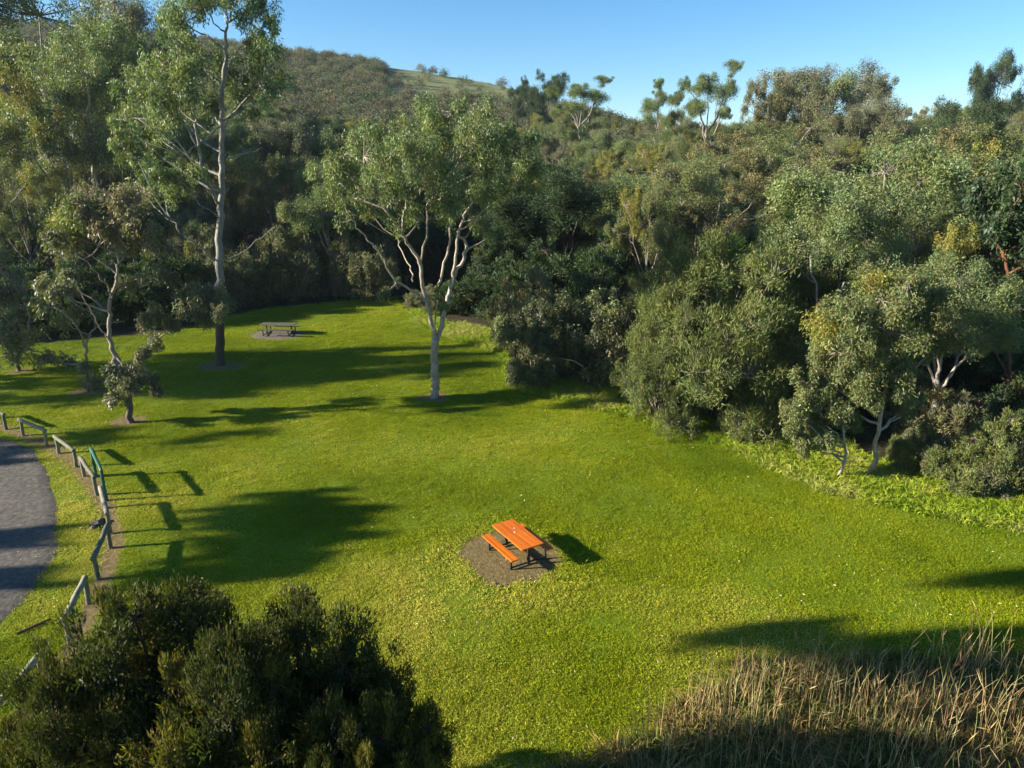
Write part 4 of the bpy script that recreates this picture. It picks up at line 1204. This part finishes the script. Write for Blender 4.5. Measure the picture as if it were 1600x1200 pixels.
rng = np.random.RandomState(77)
w = Wood(); lv = Leaves(rng)
cand = []
while len(cand) < 1250:
    x, y = rng.uniform(0.5, 17), rng.uniform(7, 17)
    px, py = proj(x, y, 0.0)
    if px > 960 and px < 1760 and py > reed_py(px) + 4 and rng.rand() < (0.25 + 1.2 * vnoise(x, y, 0.8, 15) ** 2):
        cand.append((x, y))
for x, y in cand:
    h = rng.uniform(0.8, 2.1) * (0.75 + 0.4 * vnoise(x, y, 1.5, 31)); ln = rng.normal(size=2) * 0.11 * h
    b0 = np.array([x, y, float(zg(x, y)) - 0.05])
    P = np.array([b0, b0 + [ln[0] * 0.2, ln[1] * 0.2, h * 0.4], b0 + [ln[0] * 0.55, ln[1] * 0.55, h * 0.75], b0 + [ln[0] * 1.1, ln[1] * 1.1, h]])
    col = np.array([(0.36, 0.25, 0.11), (0.46, 0.36, 0.18), (0.22, 0.135, 0.065), (0.24, 0.25, 0.08)][rng.randint(4)]) * rng.uniform(0.5, 1.1)
    w.tube(P, [0.008, 0.007, 0.006, 0.003], 3, col, cap=False)
    k = rng.randint(2, 6)
    t = rng.uniform(0.15, 1.0, k)
    pos = b0 + np.stack([ln[0] * t, ln[1] * t, h * t], 1)
    dr = rng.normal(size=(k, 3)) * 0.38 + np.array([0, 0, 0.75])
    lv.add(pos, dr, rng.uniform(0.2, 0.5, k), rng.uniform(0.007, 0.018, k), tint(rng, col, k, 0.25))
V1 = np.concatenate(w.V); V2 = np.concatenate(lv.V)
me = mesh_np('reeds', np.concatenate([V1, V2]), np.concatenate([np.concatenate(w.Q), np.arange(len(V2)).reshape(-1, 4) + len(V1)]), np.concatenate([np.concatenate(w.C), np.concatenate(lv.C)]))
tag(link('reed_bed', me, M['litter']), 'dry straw-coloured reeds standing at the bottom right', 'reeds', kind='stuff')
# tangled growth between the reeds
n = 9000
x = rs.uniform(0, 18, n); y = rs.uniform(7, 17.5, n)
pxx, pyy = proj(x, y, 0 * x)
k = (pxx > 820) & (pxx < 1780) & (pyy > reed_py(pxx) - 6)
x, y = x[k], y[k]
rot = np.stack([rs.normal(0, 0.2, len(x)), rs.normal(0, 0.2, len(x)), rs.uniform(0, 6.28, len(x))], 1)
M['tangle'] = blade_mat('tangle_blade', (0.07, 0.11, 0.015), (0.15, 0.135, 0.035), (0.34, 0.22, 0.08), 0.25)
tang = [tuft('tangle_tuft_%d' % q, 46, 0.22, 0.5, 0.02, 120 + q, 0.8, 'tangle', 0.9) for q in range(3)]
scatter('reed_undergrowth', np.stack([x, y, zg(x, y)], 1), rot, rs.uniform(0.5, 1.4, len(x)), np.clip(0.5 + 0.9 * (vnoise(x, y, 0.9, 22) - 0.5) + rs.normal(0, 0.15, len(x)), 0, 1), tang, 'dark tangled undergrowth between the dry reeds', 'undergrowth')

# fallen leaves on the lawn
n = 5000
x = rs.uniform(-30, 22, n); y = 9 + 46 * rs.rand(n) ** 1.4
k = (lawn_margin(x, y) > 0)
x, y = x[k], y[k]
rng = np.random.RandomState(5); lv = Leaves(rng)
dd = rng.normal(size=(len(x), 3)); dd[:, 2] *= 0.3
lv.add(np.stack([x, y, zg(x, y) + rng.uniform(0.045, 0.085, len(x))], 1), dd, rng.uniform(0.05, 0.10, len(x)), rng.uniform(0.012, 0.028, len(x)), tint(rng, (0.42, 0.34, 0.2), len(x), 0.3))
tag(link('fallen_leaves', lv.mesh('fallen_leaves'), M['litter']), 'pale fallen leaves strewn over the lawn', 'leaves', kind='stuff')

# dead shrub, fallen log and branch near the corner of the thicket
g = ground(870, 558)
rng = np.random.RandomState(31); w = Wood()
top = np.array([0, 0, 1.6])
w.tube([(0, 0, -0.2), (0.02, 0, 0.8), top], [0.09, 0.07, 0.055], 6)
for k in range(16):
    a = rng.uniform(0, 6.28); s_ = np.array([0, 0, rng.uniform(0.9, 1.6)])
    e = s_ + np.array([math.cos(a) * rng.uniform(0.2, 0.8), math.sin(a) * rng.uniform(0.2, 0.8), rng.uniform(1.2, 2.6)])
    w.tube(wob(rng, bez(s_, (s_ + e) / 2 + np.array([math.cos(a) * 0.2, math.sin(a) * 0.2, 0]), e, 5), 0.03), np.linspace(0.035, 0.008, 5), 4, cap=False)
tag(link('dead_shrub', w.mesh('dead_shrub'), M['deadwood'], None, (g[0], g[1], g[2])), 'bare grey dead shrub with upright twigs by the lawn corner', 'shrub')
g = ground(968, 606)
w = Wood(); w.tube([(-0.9, -0.1, 0.35), (-0.4, 0.0, 0.5), (0.3, 0.05, 0.5), (1.0, 0.1, 0.55)], [0.05, 0.075, 0.08, 0.07], 8); w.tube([(0.5, 0.05, -0.05), (0.52, 0.05, 0.5)], [0.04, 0.035], 6)
w.tube([(-0.4, 0, 0.5), (-1.4, 0.1, 0.8), (-2.6, 0.3, 1.5), (-3.8, 0.4, 1.7)], [0.05, 0.045, 0.035, 0.015], 6)
tag(link('fallen_branch', w.mesh('fallen_branch'), M['deadwood'], None, g), 'pale broken branch propped above the grass left of the huge wattle', 'branch')

# ------------------------------------------------------------------ far hillside scrub
def hill_src(name, pal, seed, n=420, L=0.5, W=0.26):
    rng = np.random.RandomState(seed); lv = Leaves(rng)
    d = unit(rng.normal(size=(n, 3))); d[:, 2] = np.abs(d[:, 2])
    P = d * rng.uniform(0.6, 1.0, (n, 1)) * np.array([1.9, 1.9, 2.4]) + np.array([0, 0, 0.5])
    P += 0.5 * rng.normal(size=(n, 3))
    pc = PAL[pal]
    lv.add(P, rng.normal(size=(n, 3)) + [0, 0, 0.3], L * rng.uniform(0.5, 1.2, n), W * rng.uniform(0.5, 1.2, n), tint(rng, pc[1], n, 0.2))
    me = lv.mesh(name); me.materials.append(M['soft'])
    return bpy.data.objects.new(name, me)


n = 17000
y = rs.uniform(120, 310, n); x = rs.uniform(-0.95, 0.95, n) * y
pxx, pyy = proj(x, y, zg(x, y))
bald = (pxx > 600) & (pxx < 900) & (y > 215 + 40 * vnoise(x, y, 20, 4)) & (rs.rand(n) > 0.06)
k = ~bald & (vnoise(x, y, 12, 3) + rs.rand(n) > 0.45)
x, y = x[k], y[k]
src = [hill_src('hill_scrub_%d' % i, p, 200 + i) for i, p in enumerate(['hillgrey', 'hillbrown', 'hillgrey', 'grey', 'dark', 'hillgreen', 'hillgrey'])]
scatter('hillside_scrub', np.stack([x, y, zg(x, y)], 1), np.stack([0 * x, 0 * x, rs.uniform(0, 6.28, len(x))], 1), np.minimum(np.exp(rs.normal(-0.25, 0.34, len(x))), 1.05), rs.rand(len(x)), src, 'dense grey-brown scrub covering the far hillside', 'scrub')

print('unique tris', sum(len(m.loop_triangles) if m.loop_triangles else sum(max(p.loop_total-2,0) for p in m.polygons) for m in bpy.data.meshes))

# ------------------------------------------------------------------ the air
bm_v = [(x, y, z) for x in (-3400, 3400) for y in (-900, 3700) for z in (-3, 92)]
me = bpy.data.meshes.new('haze')
me.from_pydata(bm_v, [], [(0, 1, 3, 2), (4, 6, 7, 5), (0, 4, 5, 1), (2, 3, 7, 6), (0, 2, 6, 4), (1, 5, 7, 3)])
hm = bpy.data.materials.new('haze_air'); hm.use_nodes = True
hm.node_tree.nodes.remove(hm.node_tree.nodes['Principled BSDF'])
pv = hm.node_tree.nodes.new('ShaderNodeVolumePrincipled')
pv.inputs['Color'].default_value = (0.72, 0.85, 1.0, 1)
pv.inputs['Density'].default_value = 0.00012
pv.inputs['Anisotropy'].default_value = 0.2
hm.node_tree.links.new(pv.outputs[0], hm.node_tree.nodes['Material Output'].inputs['Volume'])
tag(link('haze', me, hm), 'thin blue haze over the valley', 'haze', kind='stuff')
